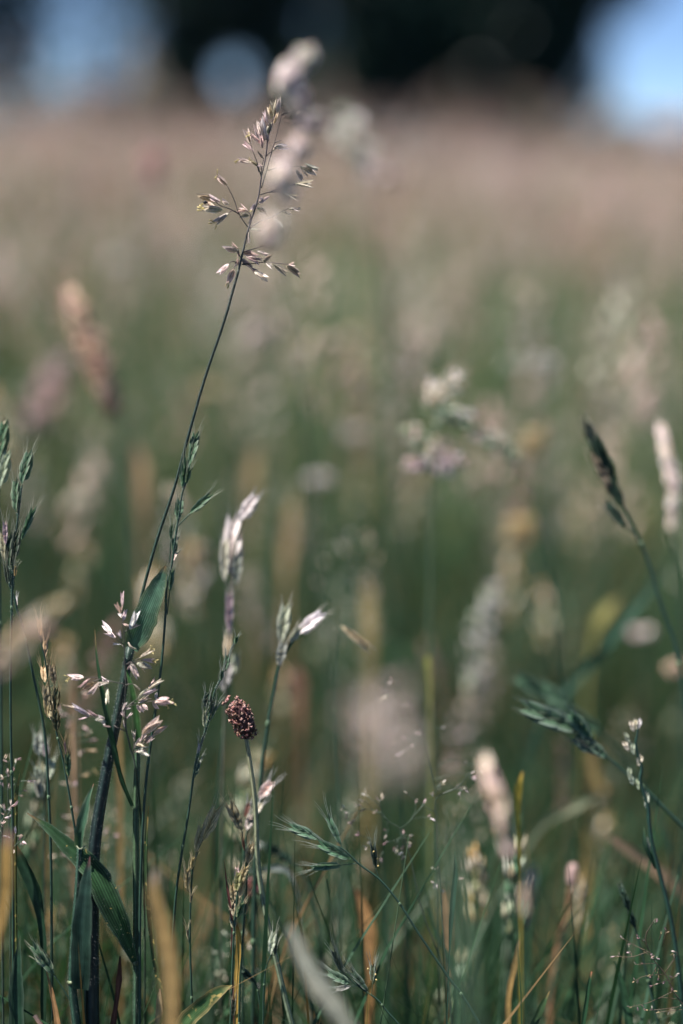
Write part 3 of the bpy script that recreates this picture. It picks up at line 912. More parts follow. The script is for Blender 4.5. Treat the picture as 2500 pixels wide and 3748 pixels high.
SP2 = [(778, 235, 775, 65, 'pink', 0), (755, 300, 705, 190, 'gold', 0), (765, 300, 745, 210, 'rust', 0), (790, 380, 812, 265, 'white', 0), (765, 350, 740, 290, 'white', 0), (700, 575, 600, 505, 'lav', 0), (650, 520, 555, 420, 'white', 0), (765, 585, 728, 510, 'white', 0), (760, 655, 670, 648, 'white', 0),
       (860, 480, 940, 290, 'white', 0), (860, 480, 955, 415, 'pink', 0), (855, 445, 803, 445, 'rust', 0), (970, 810, 1110, 715, 'cream', 1), (1000, 832, 1130, 840, 'lav', 1), (940, 870, 1095, 915, 'olive', 0), (950, 880, 1045, 945, 'tan', 0), (870, 860, 950, 1022, 'pink', 0), (880, 850, 845, 935, 'mauve', 0),
       (335, 1035, 185, 1030, 'pink', 1), (410, 1045, 290, 1140, 'pink', 0), (450, 1085, 335, 1165, 'tan', 0), (510, 1085, 418, 1205, 'pink', 0), (480, 1130, 410, 1220, 'pale', 0), (620, 1085, 530, 1050, 'white', 0), (625, 1098, 512, 1108, 'cream', 0), (597, 1145, 605, 1312, 'cream', 0),
       (660, 1600, 560, 1590, 'pink', 0), (610, 1600, 540, 1545, 'white', 0), (600, 1535, 480, 1515, 'cream', 0), (575, 1505, 505, 1478, 'white', 0), (490, 1485, 385, 1425, 'mauve', 0), (400, 1470, 220, 1365, 'lav', 0), (300, 1420, 200, 1355, 'white', 0), (240, 1390, 103, 1350, 'tan', 0), (395, 1480, 285, 1515, 'mauve', 0), (380, 1450, 290, 1400, 'white', 0),
       (940, 1352, 995, 1425, 'white', 0), (985, 1345, 1030, 1415, 'white', 0), (1010, 1340, 1060, 1385, 'pink', 0), (960, 1285, 1070, 1170, 'cream', 0), (1080, 1165, 1170, 1060, 'pink', 0), (1085, 1165, 1222, 1065, 'cream', 0), (1000, 1245, 1160, 1168, 'white', 0), (965, 1305, 1085, 1258, 'cream', 0), (960, 1330, 1050, 1285, 'white', 0), (1150, 1300, 1322, 1298, 'pink', 1), (1140, 1310, 1270, 1345, 'cream', 1), (1120, 1315, 1178, 1388, 'white', 0), (1160, 1280, 1165, 1215, 'white', 0), (905, 1108, 978, 1170, 'cream', 0),
       (775, 1410, 815, 1328, 'white', 0), (800, 1400, 860, 1380, 'lav', 0), (800, 1490, 768, 1430, 'white', 0), (825, 1510, 882, 1445, 'mauve', 0), (808, 1620, 788, 1530, 'lav', 0), (1010, 1690, 1195, 1520, 'pink', 0), (1015, 1680, 1150, 1560, 'white', 0), (1040, 1640, 1190, 1575, 'cream', 0), (1130, 1690, 1270, 1600, 'tan', 0), (925, 1835, 985, 1740, 'pink', 0), (975, 1775, 1030, 1690, 'pink', 0), (1030, 1785, 1150, 1690, 'pink', 0), (1050, 1795, 1125, 1730, 'mauve', 0), (1010, 1790, 1090, 1700, 'cream', 0), (950, 1862, 1065, 1830, 'pale', 0), (920, 1890, 1045, 1872, 'cream', 0), (960, 1880, 1040, 1900, 'white', 0), (915, 1765, 908, 1645, 'pale', 0), (940, 1800, 1000, 1810, 'tan', 0)]
for bx, by, tx, ty, pal, an in SP2:
    lnp = math.hypot(tx - bx, ty - by) * .3189
    fog_spikelet(p, W(*cD(bx, by), d), W(*cD(tx, ty), d + rng.normal() * .003), max(11, lnp * .45) * k, pal, rng.uniform(.05, .2), bool(an))

# ------------------------------------------------------------------ 3 green stalk with the leaves
d = .551; k = wpx(d)
P3 = smooth(to_ground([W(*q, d) for q in [(505, 2690), (502, 2800), (498, 3000), (499, 3250), (500, 3523), (498, 3748)]]), 6)
p = Plant('meadow_grass_stalk', 'stout green jointed stalk with a long speckled leaf crossing the thick hairy stem', 'grass', P3[-1])
mb = MB(); mb.tube(P3, [9 * k, 12 * k, 13 * k, 13 * k, 13 * k, 14 * k], [(.055, .11, .06), (.075, .13, .065), (.05, .10, .06), (.02, .05, .04)], 10); so_ = p.part(mb, 'stem', M_STEM)
p.part(hairs_on(P3[:30], [9 * k, 13 * k], 1600, 6 * k), 'stem_hairs', M_HAIR, so_, kind='stuff')
q = W(499, 3523, d); mb = MB(); mb.tube([q + UP * 8 * k, q + UP * 3 * k, q - UP * 3 * k, q - UP * 7 * k], [13 * k, 17 * k, 17 * k, 13 * k], (.20, .24, .13), 10); p.part(mb, 'joint', M_STEM)
lf = smooth([W(506, 2720, .548), W(502, 2640, .547), W(488, 2545, .546), (W(472, 2480, .546)), W(459, 2436, .546)], 6)
mb = blade(lf, np.array([26, 33, 32, 22, 12, 2]) * k, (.055, .15, .045), (.16, .20, .08), facing=.25, fold=.3, edge=(.20, .26, .14)); p.part(mb, 'leaf', M_LEAF, label='bright green upright leaf')
lf = smooth([W(492, 3520, .548), W(445, 3400, .545), W(395, 3290, .544), W(338, 3180, .545), W(250, 3098, .547), W(165, 3020, .549), W(98, 2975, .552)], 5)
mb = blade(lf, np.array([22, 55, 84, 92, 82, 66, 42, 18, 2]) * k, (.028, .082, .030), (.30, .16, .09), facing=[-.3, -.1, .1], fold=.15, nu=7, edge=(.09, .15, .09)); lo = p.part(mb, 'leaf', M_FLECK, label='long dark leaf with a few yellow specks')
p.part(hairs_on(lf, [14 * k, 44 * k, 40 * k, 20 * k, 4 * k], 350, 5 * k), 'leaf_hairs', M_HAIR, lo, kind='stuff')
lf = smooth([W(486, 2950, .545), W(446, 2850, .543), W(411, 2700, .541), W(388, 2597, .540), W(370, 2501, .541), W(355, 2405, .542), W(347, 2304, .543)], 5)
mb = blade(lf, np.array([14, 20, 20, 22, 18, 14, 9, 1]) * k, (.030, .085, .035), (.40, .25, .12), facing=.3, fold=.4); p.part(mb, 'leaf', M_LEAF, label='narrow leaf curving up across the hairy stem')

# ------------------------------------------------------------------ 4 stalk with the folded and the broad dark leaf
d = .546; k = wpx(d)
P4 = smooth(to_ground([W(*q, d) for q in [(292, 3095), (284, 3250), (272, 3420), (264, 3593), (280, 3748)]]), 6)
p = Plant('broad_leaved_grass_plant', 'stalk with a folded upright leaf and a broad dark pointed leaf', 'grass', P4[-1])
mb = MB(); mb.tube(P4, [10 * k, 13 * k, 17 * k, 19 * k], [(.04, .09, .06), (.03, .075, .05), (.025, .06, .045)], 10); so_ = p.part(mb, 'stem', M_STEM)
p.part(hairs_on(P4[:26], [10 * k, 17 * k], 900, 5 * k), 'stem_hairs', M_HAIR, so_, kind='stuff')
lf = smooth([W(290, 3102, .545), W(300, 3040, .543), W(316, 2960, .543), W(330, 2905, .544), W(343, 2868, .545)], 6)
mb = blade(lf, np.array([26, 46, 40, 26, 12, 2]) * k, (.05, .12, .07), (.30, .12, .08), facing=.35, fold=.6, edge=(.18, .24, .16)); p.part(mb, 'leaf', M_LEAF, label='folded upright leaf')
mb = MB(); mb.tube(smooth([W(280, 3096, .544), W(292, 3108, .543), W(312, 3096, .544)], 4), [2 * k, 3 * k, 2 * k], (.24, .27, .18), 6); p.part(mb, 'ligule', M_STEM)
lf = smooth([W(296, 3620, .541), W(300, 3480, .539), W(306, 3340, .538), W(318, 3220, .539), W(329, 3135, .540)], 6)
mb = blade(lf, np.array([62, 78, 74, 56, 34, 3]) * k, (.022, .058, .042), (.22, .08, .08), facing=.15, fold=.22, nu=7, edge=(.07, .12, .09)); p.part(mb, 'leaf', M_LEAF, label='broad dark pointed leaf')
q = W(266, 3593, d); mb = MB(); mb.tube([q + UP * 6 * k, q + UP * 2 * k, q - UP * 3 * k, q - UP * 6 * k], [18 * k, 21 * k, 21 * k, 18 * k], (.16, .20, .11), 10); p.part(mb, 'joint', M_STEM)


# ------------------------------------------------------------------ single leaves rising from below
def leaf_thing(name, label, pts, widths, d, col, tipcol, facing=.2, fold=.3, mat=None, group=None, edge=None):
    """pts from tip to base in photo pixels"""
    k = wpx(d)
    P = smooth(to_ground([W(*q, d) for q in pts]), 5)[::-1]
    p = Plant(name, label, 'leaf', P[0], group)
    n0 = len(P); cut = next((i for i, q in enumerate(P) if np.linalg.norm(q - W(*pts[-1], d)) < 1e-6), n0 // 2)
    w_full = np.concatenate([np.linspace(widths[-1] * .7, widths[-1], cut), np.interp(np.linspace(0, 1, n0 - cut), np.linspace(0, 1, len(widths)), widths[::-1])]) * k
    mb = blade(P, w_full, col, tipcol, facing, fold, 5, edge)
    p.part(mb, 'blade', mat or M_LEAF)
    mb = MB(); mb.tube([P[0] + (P[1] - P[0]) * .0, P[1], P[2]], [widths[-1] * k * .30, widths[-1] * k * .28, widths[-1] * k * .1], np.asarray(col) * .9, 6); p.part(mb, 'sheath', M_STEM)
    return p


G1, G2, OR_, TA_ = (.030, .085, .045), (.045, .115, .055), (.46, .27, .09), (.44, .30, .18)
leaf_thing('grass_leaf', 'broad dark pointed leaf below the little pale drooping brome', [(73, 3425), (66, 3520), (62, 3620), (64, 3748)], [2, 34, 58, 60], .55, (.020, .062, .036), (.10, .12, .06), .2, .25, edge=(.08, .13, .09))
leaf_thing('grass_leaf', 'dark leaf bent over below the white flowered bent grass', [(46, 3075), (80, 3150), (125, 3250), (150, 3360), (160, 3748)], [8, 50, 52, 30, 24], .556, (.022, .06, .032), (.35, .2, .1), .3, .2)
leaf_thing('grass_leaf', 'arching yellow speckled leaf between the straw coloured brome stalks', [(850, 3606), (800, 3630), (740, 3680), (680, 3740), (640, 3850)], [3, 42, 58, 64, 60], .545, (.055, .12, .04), (.45, .38, .16), .1, .2, M_SPOT, edge=(.34, .27, .12))
leaf_thing('grass_leaf', 'narrow brown flecked leaf beside the stout green stalk', [(545, 2950), (537, 3050), (535, 3150), (543, 3310), (573, 3545), (605, 3690), (612, 3800)], [2, 12, 16, 16, 20, 24, 22], .549, (.05, .10, .04), (.40, .26, .09), .3, .4, M_SPOT)
leaf_thing('grass_leaf', 'yellow spotted upright leaf beside the stem of the bristly brome tuft', [(72, 2830), (62, 2900), (58, 2990), (55, 3100), (60, 3500)], [2, 14, 20, 18, 14], .553, (.09, .12, .04), (.40, .25, .08), .2, .35, M_SPOT)
leaf_thing('grass_leaf', 'thin dark upright leaf rising past the long nodding brome stem', [(1664, 3115), (1668, 3190), (1660, 3280), (1652, 3360), (1646, 3480), (1640, 3600), (1632, 3850)], [3, 16, 21, 17, 6, 5, 5], .553, (.025, .075, .05), (.10, .16, .1), .2, .5)
leaf_thing('grass_leaf', 'short green blade with an orange cut tip', [(2165, 3556), (2158, 3590), (2145, 3680), (2128, 3800)], [7, 13, 15, 16], .552, (.03, .09, .04), (.50, .22, .12), .2, .4)
leaf_thing('grass_leaf', 'small pointed green leaf between the cut blade and the nodding stem', [(2012, 3628), (1985, 3680), (1955, 3748)], [2, 24, 26], .56, (.05, .10, .04), (.36, .24, .10), .2, .3)
leaf_thing('dry_leaf', 'yellow dying leaf with a red tip standing by the brome cluster', [(865, 3375), (873, 3420), (872, 3500), (866, 3600), (862, 3800)], [4, 20, 22, 18, 16], .551, (.50, .32, .08), (.28, .08, .05), .2, .25, M_SPOT)
leaf_thing('dry_leaf', 'thin wine red awl leaf beside the dense straw coloured brome cluster', [(820, 3146), (828, 3215), (838, 3285), (845, 3330), (850, 3500)], [2, 6, 9, 7, 6], .55, (.13, .045, .045), (.3, .2, .1), .2, .4)
leaf_thing('dry_leaf', 'straw dry leaf stub beside the foot of the narrow flecked leaf', [(585, 3620), (584, 3660), (582, 3748)], [6, 22, 30], .549, (.52, .38, .22), (.42, .25, .18), .2, .25)
leaf_thing('dry_leaf', 'dark red brown withered leaf tip beside the stout green stalk', [(440, 3500), (437, 3580), (425, 3680), (415, 3748)], [6, 22, 18, 24], .555, (.16, .06, .05), (.08, .035, .03), .2, .25)
leaf_thing('dry_leaf', 'slanting orange dry leaf next to the broad dark pointed leaf', [(170, 3555), (190, 3630), (205, 3700), (218, 3800)], [3, 15, 22, 26], .548, (.50, .28, .13), (.45, .22, .12), .2, .3)
leaf_thing('dry_leaf', 'pale pinkish broken leaf tip beside the slanting orange dry leaf', [(128, 3715), (150, 3748), (185, 3830)], [20, 18, 18], .545, (.50, .32, .27), (.55, .40, .36), .2, .3)
leaf_thing('dry_leaf', 'blurred tan and pink leaf standing before the thin brome stems', [(572, 3180), (562, 3265), (590, 3370), (615, 3480), (622, 3748)], [8, 40, 64, 66, 58], .455, (.52, .34, .14), (.66, .50, .46), .15, .2)
leaf_thing('dry_leaf', 'blurred orange leaf in front of the white flowered bent grass', [(30, 3040), (24, 3130), (22, 3230), (8, 3330), (-15, 3450)], [20, 44, 42, 36, 30], .47, (.50, .31, .10), (.58, .32, .28), .2, .2)
leaf_thing('dry_leaf', 'blurred cream leaf slanting in front of the little drooping brome', [(1060, 3390), (1100, 3480), (1160, 3590), (1230, 3690), (1330, 3850)], [16, 60, 78, 70, 60], .452, (.60, .58, .46), (.66, .64, .55), .1, .15)
leaf_thing('dry_leaf', 'blurred pinkish tan leaf crossing behind the ryegrass spike', [(2225, 3060), (2300, 3110), (2385, 3170), (2470, 3240), (2580, 3350)], [10, 40, 44, 46, 40], .66, (.46, .32, .21), (.40, .24, .19), .1, .15)
leaf_thing('dry_leaf', 'blurred broad orange leaf below the nodding brome', [(1300, 3250), (1325, 3320), (1345, 3400), (1350, 3520), (1350, 3800)], [10, 52, 66, 40, 20], .62, (.50, .28, .12), (.42, .2, .1), .1, .15)
leaf_thing('dry_leaf', 'blurred orange sliver behind the thin dark upright leaf', [(1628, 3240), (1632, 3300), (1636, 3370), (1640, 3600)], [8, 30, 34, 14], .63, (.52, .30, .16), (.45, .2, .1), .1, .15)
leaf_thing('dry_leaf', 'yellow leaf tip on a dark blurred stalk next to the pink spike', [(1912, 2825), (1898, 2880), (1894, 2950), (1900, 3100), (1905, 3400)], [8, 26, 22, 14, 12], .60, (.52, .40, .06), (.52, .34, .08), .1, .2)
leaf_thing('dry_leaf', 'forked orange leaf low beside the grassy hollow', [(1900, 3440), (1885, 3530), (1865, 3620), (1860, 3800)], [6, 24, 22, 16], .575, (.50, .32, .12), (.55, .36, .2), .1, .2)
leaf_thing('grass_leaf', 'blurred green leaf crossing diagonally above the nodding dark brome', [(2460, 2050), (2360, 2180), (2250, 2320), (2140, 2450), (2030, 2580), (1960, 2680), (1920, 2850)], [6, 30, 36, 34, 26, 16, 10], .74, (.05, .13, .08), (.08, .15, .09), .1, .2)
leaf_thing('grass_leaf', 'pale blurred leaf lying level below the nodding dark brome', [(2210, 2905), (2150, 2930), (2080, 2965), (2000, 3010), (1900, 3150)], [10, 34, 34, 22, 10], .70, (.22, .25, .15), (.30, .30, .2), .1, .2)
leaf_thing('grass_leaf', 'blurred pale shining leaf behind the burnet stalk', [(890, 3180), (950, 3182), (1010, 3176), (1050, 3186), (1080, 3240), (1100, 3400)], [8, 24, 26, 22, 8, 6], .61, (.42, .48, .44), (.3, .36, .3), .1, .2)
for lab, pts, ww, dd in [
        ('soft green leaf low in the grass beneath the fine bent panicle', [(1270, 3060), (1285, 3200), (1300, 3400), (1380, 3600), (1480, 3800)], [6, 14, 18, 30, 36], .64),
        ('soft dark leaf slanting low beside the long nodding stem', [(1560, 3240), (1585, 3380), (1640, 3500), (1690, 3650), (1700, 3850)], [6, 16, 22, 22, 20], .60),
        ('blurred pale green blade below the reddish bent grass', [(2250, 3520), (2275, 3600), (2300, 3720), (2310, 3850)], [5, 24, 30, 30], .575),
        ('blurred grey green leaf rising low behind the long nodding stem', [(1668, 3620), (1672, 3680), (1670, 3800)], [16, 26, 28], .52)]:
    leaf_thing('grass_leaf', lab, pts, ww, dd, jit(G2), G1, .2, .3)


# ------------------------------------------------------------------ bromes
def brome(label, c, stem_pts, sp, d, w_scale=1.0, pal='green', r_px=(3, 6), stem_col=STEMC, awn_px=60, edge=None, dd=None, hair=False, extra=(), name='brome_grass_plant', group=None, n=8, cat='grass', yellow=()):
    k = wpx(d)
    Sp = stem_to(c, stem_pts, d, 0, stem_col)
    p = Plant(name, label, cat, Sp[-1], group)
    mb = MB(); mb.tube(Sp, [r_px[0] * k, r_px[1] * k], [np.asarray(stem_col) * .9, stem_col, np.asarray(stem_col) * .9], 7); so = p.part(mb, 'stem', M_STEM)
    if hair:
        p.part(hairs_on(Sp[:len(Sp) // 2], [r_px[0] * k, r_px[1] * k], 500, 5 * k), 'stem_hairs', M_HAIR, so, kind='stuff')
    for fr in (.42, .68):
        j = int(len(Sp) * fr) + int(rng.integers(-3, 4)); q = Sp[j]; tv = nrm(Sp[j + 1] - Sp[j - 1]); rr = (r_px[0] + (r_px[1] - r_px[0]) * fr) * k
        mb = MB(); mb.tube([q - tv * rr * 2.2, q - tv * rr * .8, q + tv * rr * .8, q + tv * rr * 2.2], [rr * .9, rr * 1.45, rr * 1.35, rr * .9], np.asarray(stem_col) * 1.7 + np.array([.04, .03, .0]), 7); p.part(mb, 'joint', M_STEM)
    f = (c(1, 0)[0] - c(0, 0)[0])
    for i, s in enumerate(sp):
        bx, by, tx, ty, w = s[:5]
        pl = s[5] if len(s) > 5 else pal
        att = s[6] if len(s) > 6 else None
        b = W(*c(bx, by), d); t = W(*c(tx, ty), d + rng.normal() * .003)
        brome_spikelet(p, b, t, w * f * k * 1.42, pl, awn_px * k if awn_px else None, edge, n, yellow=i in yellow)
        if att is None:            # join to the nearest point of the stem, a little lower
            px = project(np.array(Sp))
            j = int(np.argmin(np.hypot(px[:, 0] - c(bx, by)[0], px[:, 1] - c(bx, by)[1])))
            a = Sp[min(j + 1, len(Sp) - 1)]
        else:
            a = W(*c(*att), d)
        if np.linalg.norm(a - b) > 2 * k:
            mb = MB(); mb.tube(smooth([a, (a + b) / 2 - UP * 0 , b], 3), [r_px[0] * k * .8, r_px[0] * k * .55], stem_col, 5); p.part(mb, 'branch', M_STEM)
    return p


brome('green brome with one spikelet sticking out, climbing beside the tall leaning stem', cB,
      [(480, 520), (440, 720), (395, 860), (355, 1120), (330, 1270), (300, 1480), (262, 1750), (215, 1930), (190, 2300), (168, 2640), (130, 3030), (67, 3510), (10, 3900), (-40, 4300), (-95, 5000), (-115, 5500), (-130, 7500)],
      [(490, 500, 572, 80, 105), (390, 780, 462, 370, 115), (440, 740, 485, 540, 60), (335, 1200, 372, 890, 100, 'green', (330, 1270)), (485, 1110, 770, 850, 90, 'green', (340, 1265)), (250, 1430, 268, 1230, 52, 'green', (240, 1700)), (285, 1600, 292, 1370, 55), (305, 1590, 318, 1440, 40), (240, 2060, 268, 1770, 68, 'green', (205, 2350)), (275, 1700, 330, 1580, 30, 'pink')],
      .5475, r_px=(3.2, 6), awn_px=62, edge=(.32, .36, .27), hair=True)
p = brome('bristly brome tuft of crowded upright spikelets, darkest at its base', cC,
          [(265, 780), (245, 950), (215, 1200), (190, 1450), (165, 1750), (148, 2100), (143, 2351), (132, 2800), (134, 3850), (150, 4520), (160, 5500), (165, 7000)],
          [(270, 755, 368, 310, 135), (200, 1100, 192, 660, 108), (262, 1430, 430, 1000, 82), (120, 1780, 112, 1330, 115, 'dark'), (175, 1690, 212, 1290, 100, 'dark'), (60, 1700, 18, 1290, 80, 'olive'), (70, 1500, 60, 1180, 60, 'pink'), (105, 1990, 60, 1700, 55, 'dark'), (185, 1890, 195, 1740, 34, 'gold')],
          .552, r_px=(3.5, 5.5), awn_px=72, edge=(.40, .42, .33), hair=True)
brome('bare leaning brome stalk crossing behind the bristly tuft', cC,
      [(110, 1950), (150, 2080), (185, 2160), (200, 2260), (262, 2430), (365, 2900), (460, 3330), (540, 3750), (600, 4600), (640, 7000)],
      [(110, 1960, 90, 1640, 60, 'dark'), (150, 2085, 140, 1760, 60, 'dark'), (212, 2250, 205, 2160, 12, 'pink')], .556, r_px=(4, 5.5), awn_px=50)
brome('ripe golden brown brome with bristly chain of spikelets', cR_,
      [(385, 850), (400, 950), (430, 1080), (455, 1250), (480, 1450), (520, 1650), (545, 1800), (575, 1920), (610, 2080), (650, 2300), (700, 2600), (760, 3000), (800, 3600), (820, 4700)],
      [(390, 865, 372, 670, 46, 'gold'), (432, 1060, 436, 875, 48, 'tan'), (430, 1300, 410, 1130, 60, 'tan'), (470, 1250, 460, 1100, 50, 'olive'), (525, 1320, 490, 1110, 60, 'olive'), (470, 1560, 430, 1300, 70, 'olive'), (530, 1580, 545, 1330, 66, 'dark'), (520, 1700, 470, 1440, 78, 'olive'), (545, 1780, 530, 1540, 70, 'dark'), (455, 1640, 432, 1400, 48, 'straw'), (655, 2200, 640, 1960, 60, 'green'), (630, 1990, 615, 1850, 18, 'mauve')],
      .549, r_px=(2.6, 5), awn_px=62, edge=(.46, .36, .20))
brome('slim brome with dark egg-shaped spikelet near the brown burnet head', cF,
      [(840, -660), (700, -300), (600, -20), (545, 90), (480, 380), (410, 640), (345, 850), (300, 1000), (250, 1200), (200, 1550), (150, 1900), (75, 2351), (-20, 3000), (-65, 3570), (-90, 4900)],
      [(830, -560, 850, -680, 50), (690, -180, 720, -420, 80), (620, -30, 640, -200, 60), (430, 370, 432, 110, 125, 'dark'), (385, 640, 392, 370, 66, 'pale'), (430, 570, 545, 340, 66, 'pale'), (470, 520, 560, 300, 40), (285, 1060, 322, 850, 40, 'pink'), (255, 1340, 310, 1110, 56, 'green')],
      .552, r_px=(3, 5.5), awn_px=55, edge=(.40, .44, .38), hair=True)
brome('nodding brome with four bristly dark green spikelets on a long arched stem', cG,
      [(700, 705), (820, 755), (945, 800), (1040, 880), (1130, 970), (1370, 1150), (1568, 1380), (1815, 1760), (2016, 2060), (2190, 2310), (2340, 2510), (2515, 2800), (2700, 3200)],
      [(700, 700, 310, 528, 112), (1050, 925, 640, 718, 118, 'green', (1130, 970)), (960, 990, 560, 1022, 76, 'green', (1135, 972)), (940, 770, 765, 400, 76), (1335, 1030, 1298, 730, 64, 'dark', (1370, 1150))],
      .549, r_px=(2.6, 6), awn_px=82, edge=(.34, .40, .34), yellow=(4,))
brome('little drooping brome with two dark spikelets under the blurred cream leaf', cN,
      [(285, 1865), (390, 1960), (500, 2040), (600, 2110), (700, 2230), (800, 2340), (950, 2600), (1050, 2900)],
      [(275, 1860, 175, 1620, 62, 'dark'), (515, 2035, 335, 1820, 66, 'dark'), (350, 1960, 110, 1840, 80, 'green', (400, 1985)), (350, 1985, 185, 2020, 50, 'pale', (405, 1990)), (560, 1950, 560, 1760, 58, 'dark', (548, 2080))],
      .55, r_px=(2.4, 5), awn_px=70, edge=(.36, .42, .36), yellow=(4,))
brome('straw coloured brome with one plump striped leaning spikelet', cQ,
      [(505, 580), (470, 650), (440, 740), (410, 850), (395, 1000), (385, 1200), (380, 1400), (383, 1700), (395, 2050), (405, 2347), (400, 2900)],
      [(500, 590, 655, 240, 110, 'straw'), (430, 700, 500, 430, 66, 'olive'), (350, 1060, 355, 840, 62, 'straw'), (392, 870, 415, 740, 40, 'straw'), (385, 1190, 395, 1100, 26, 'olive'), (360, 1540, 355, 1420, 24, 'olive')],
      .5505, r_px=(2.5, 5), awn_px=56, edge=(.66, .56, .40))
brome('olive brown brome spikelet bowing away from the burnet stalk', cQ,
      [(880, 510), (890, 600), (910, 700), (925, 850), (920, 1050), (905, 1300), (880, 1600), (860, 1900), (850, 2347), (845, 2900)],
      [(878, 500, 745, 210, 95, 'olive'), (935, 820, 965, 600, 70, 'olive'), (900, 690, 885, 570, 26, 'rust'), (905, 1330, 925, 1170, 34, 'tan'), (950, 780, 980, 680, 40, 'straw')],
      .553, r_px=(2.6, 5), awn_px=56, edge=(.48, .38, .24))
brome('dense straw coloured brome cluster beside the yellow dying leaf', cQ,
      [(850, 900), (840, 1050), (825, 1200), (810, 1330), (800, 1480), (790, 1700), (780, 2000), (768, 2347), (760, 2900)],
      [(840, 1020, 925, 820, 66, 'straw'), (830, 1080, 850, 880, 70, 'straw'), (800, 1180, 780, 990, 62, 'straw'), (850, 1150, 895, 950, 60, 'tan'), (815, 1330, 775, 1130, 70, 'olive'), (830, 1330, 885, 1170, 72, 'green'), (800, 1440, 785, 1270, 60, 'olive'), (835, 1000, 830, 830, 50, 'pink'), (790, 2280, 800, 2090, 44, 'dark')],
      .549, r_px=(3, 5.5), awn_px=40, edge=(.62, .54, .38))
brome('small drooping brome with a single pale bristly spikelet', crop(0, 2850, .382),
      [(525, 1890), (600, 2010), (660, 2110), (740, 2290), (800, 2500)],
      [(525, 1880, 290, 1560, 90, 'green'), (430, 1800, 345, 1720, 44, 'pale')], .547, r_px=(2.4, 4.5), awn_px=46, edge=(.50, .52, .40))
brome('pale green blurred brome close beside the ripe golden brome', cR_,
      [(390, 1850), (420, 1980), (440, 2150), (430, 2351), (425, 2600), (420, 3600), (420, 4700)],
      [(370, 2000, 360, 1760, 100, 'pale'), (440, 2010, 430, 1870, 60, 'lav'), (400, 2250, 350, 2090, 90, 'pale'), (450, 2240, 500, 2000, 90, 'pale'), (390, 2400, 355, 2220, 80, 'grey')],
      .585, r_px=(3, 5), awn_px=55, edge=(.58, .62, .52))
brome('slightly blurred dark green brome bowing on a long slanting stem', cJ,
      [(690, 385), (800, 470), (880, 560), (960, 620), (1100, 740), (1300, 910), (1450, 1060), (1568, 1180), (1800, 1450), (2000, 1800)],
      [(720, 400, 205, 165, 150, 'green'), (820, 450, 620, 230, 100, 'green'), (890, 570, 660, 430, 115, 'green'), (950, 620, 770, 470, 80, 'green')],
      .588, r_px=(4, 9), awn_px=50, edge=(.36, .42, .38))
brome('blurrier green brome bowing behind the sharper dark green one', cP,
      [(2010, 2560), (2080, 2590), (2150, 2640), (2230, 2710), (2330, 2840), (2420, 3000), (2480, 3250)],
      [(2010, 2555, 1880, 2470, 44), (2090, 2590, 1960, 2500, 50), (2150, 2640, 2040, 2580, 50), (2200, 2680, 2090, 2610, 44)],
      .66, r_px=(4, 7), awn_px=40, edge=(.22, .30, .26))
brome('dark blurred spike with an olive brown tip near the pale pink spike pair', cK,
      [(1110, 670), (1150, 780), (1220, 930), (1290, 1060), (1330, 1140), (1400, 1300), (1460, 1500), (1530, 1700), (1580, 2000), (1600, 2600)],
      [(1165, 790, 1100, 640, 46, 'olive'), (1200, 880, 1130, 700, 50, 'dark'), (1265, 980, 1170, 780, 56, 'dark'), (1235, 990, 1145, 800, 44, 'olive'), (1240, 930, 1160, 740, 46, 'dark'), (1300, 1080, 1200, 900, 52, 'dark'), (1310, 1170, 1205, 1040, 46, 'dark')],
      .615, r_px=(5, 8), awn_px=24, edge=(.10, .14, .09))
brome('pale cream brome, softly blurred, with pink tinged stem', cP,
      [(890, 1900), (865, 1990), (850, 2080), (842, 2180), (835, 2300), (830, 2400), (822, 2600), (812, 3000), (805, 3748)],
      [(880, 1905, 942, 1805, 44, 'white'), (845, 2110, 855, 1870, 60, 'white'), (862, 2130, 872, 1950, 40, 'cream'), (822, 2130, 822, 1960, 34, 'cream'), (866, 2140, 868, 2010, 34, 'pale'), (838, 2330, 840, 2150, 26, 'pink'), (832, 2420, 836, 2310, 24, 'tan')],
      .597, r_px=(5, 4), awn_px=40, edge=(.80, .76, .74), stem_col=(.13, .14, .10))
brome('pale blurred spikelet pair hanging beside the slim brome stem', cP,
      [(860, 2400), (845, 2480), (830, 2560), (815, 2700), (790, 3000), (780, 3748)],
      [(850, 2480, 866, 2390, 34, 'pale'), (815, 2530, 845, 2420, 40, 'grey')], .605, r_px=(3, 5), awn_px=30, edge=(.5, .54, .48))
brome('forked pale brome with two spikelets, softly blurred, behind the burnet head', cP,
      [(1080, 2330), (1045, 2390), (1022, 2440), (1005, 2520), (980, 2650), (962, 2780), (945, 2950), (930, 3300), (925, 3748)],
      [(1030, 2360, 1048, 2200, 44, 'pale'), (1085, 2325, 1190, 2235, 44, 'white'), (1020, 2440, 1040, 2340, 34, 'grey'), (1060, 2350, 1100, 2290, 30, 'pale')],
      .583, r_px=(5, 9), awn_px=50, edge=(.62, .60, .52))
brome('short lone pinkish tan spikelet slanting down on a thin blurred stem', cP,
      [(1245, 2290), (1230, 2400), (1225, 2600), (1240, 3000), (1245, 3748)],
      [(1250, 2292, 1358, 2378, 26, 'tan', (1245, 2296))], .60, r_px=(1.8, 4), awn_px=30, edge=(.66, .54, .5), stem_col=(.06, .11, .07))
brome('blurred pinkish brome leaning out behind the burnet stalk', cQ,
      [(1100, 200), (1030, 300), (960, 420), (920, 530), (900, 700), (890, 1200), (880, 2900)],
      [(1040, 190, 1180, 10, 100, 'pink'), (1000, 340, 1070, 220, 70, 'cream'), (920, 490, 980, 330, 70, 'cream'), (910, 370, 945, 220, 44, 'rust')], .575, r_px=(3, 6), awn_px=60, edge=(.72, .64, .6))
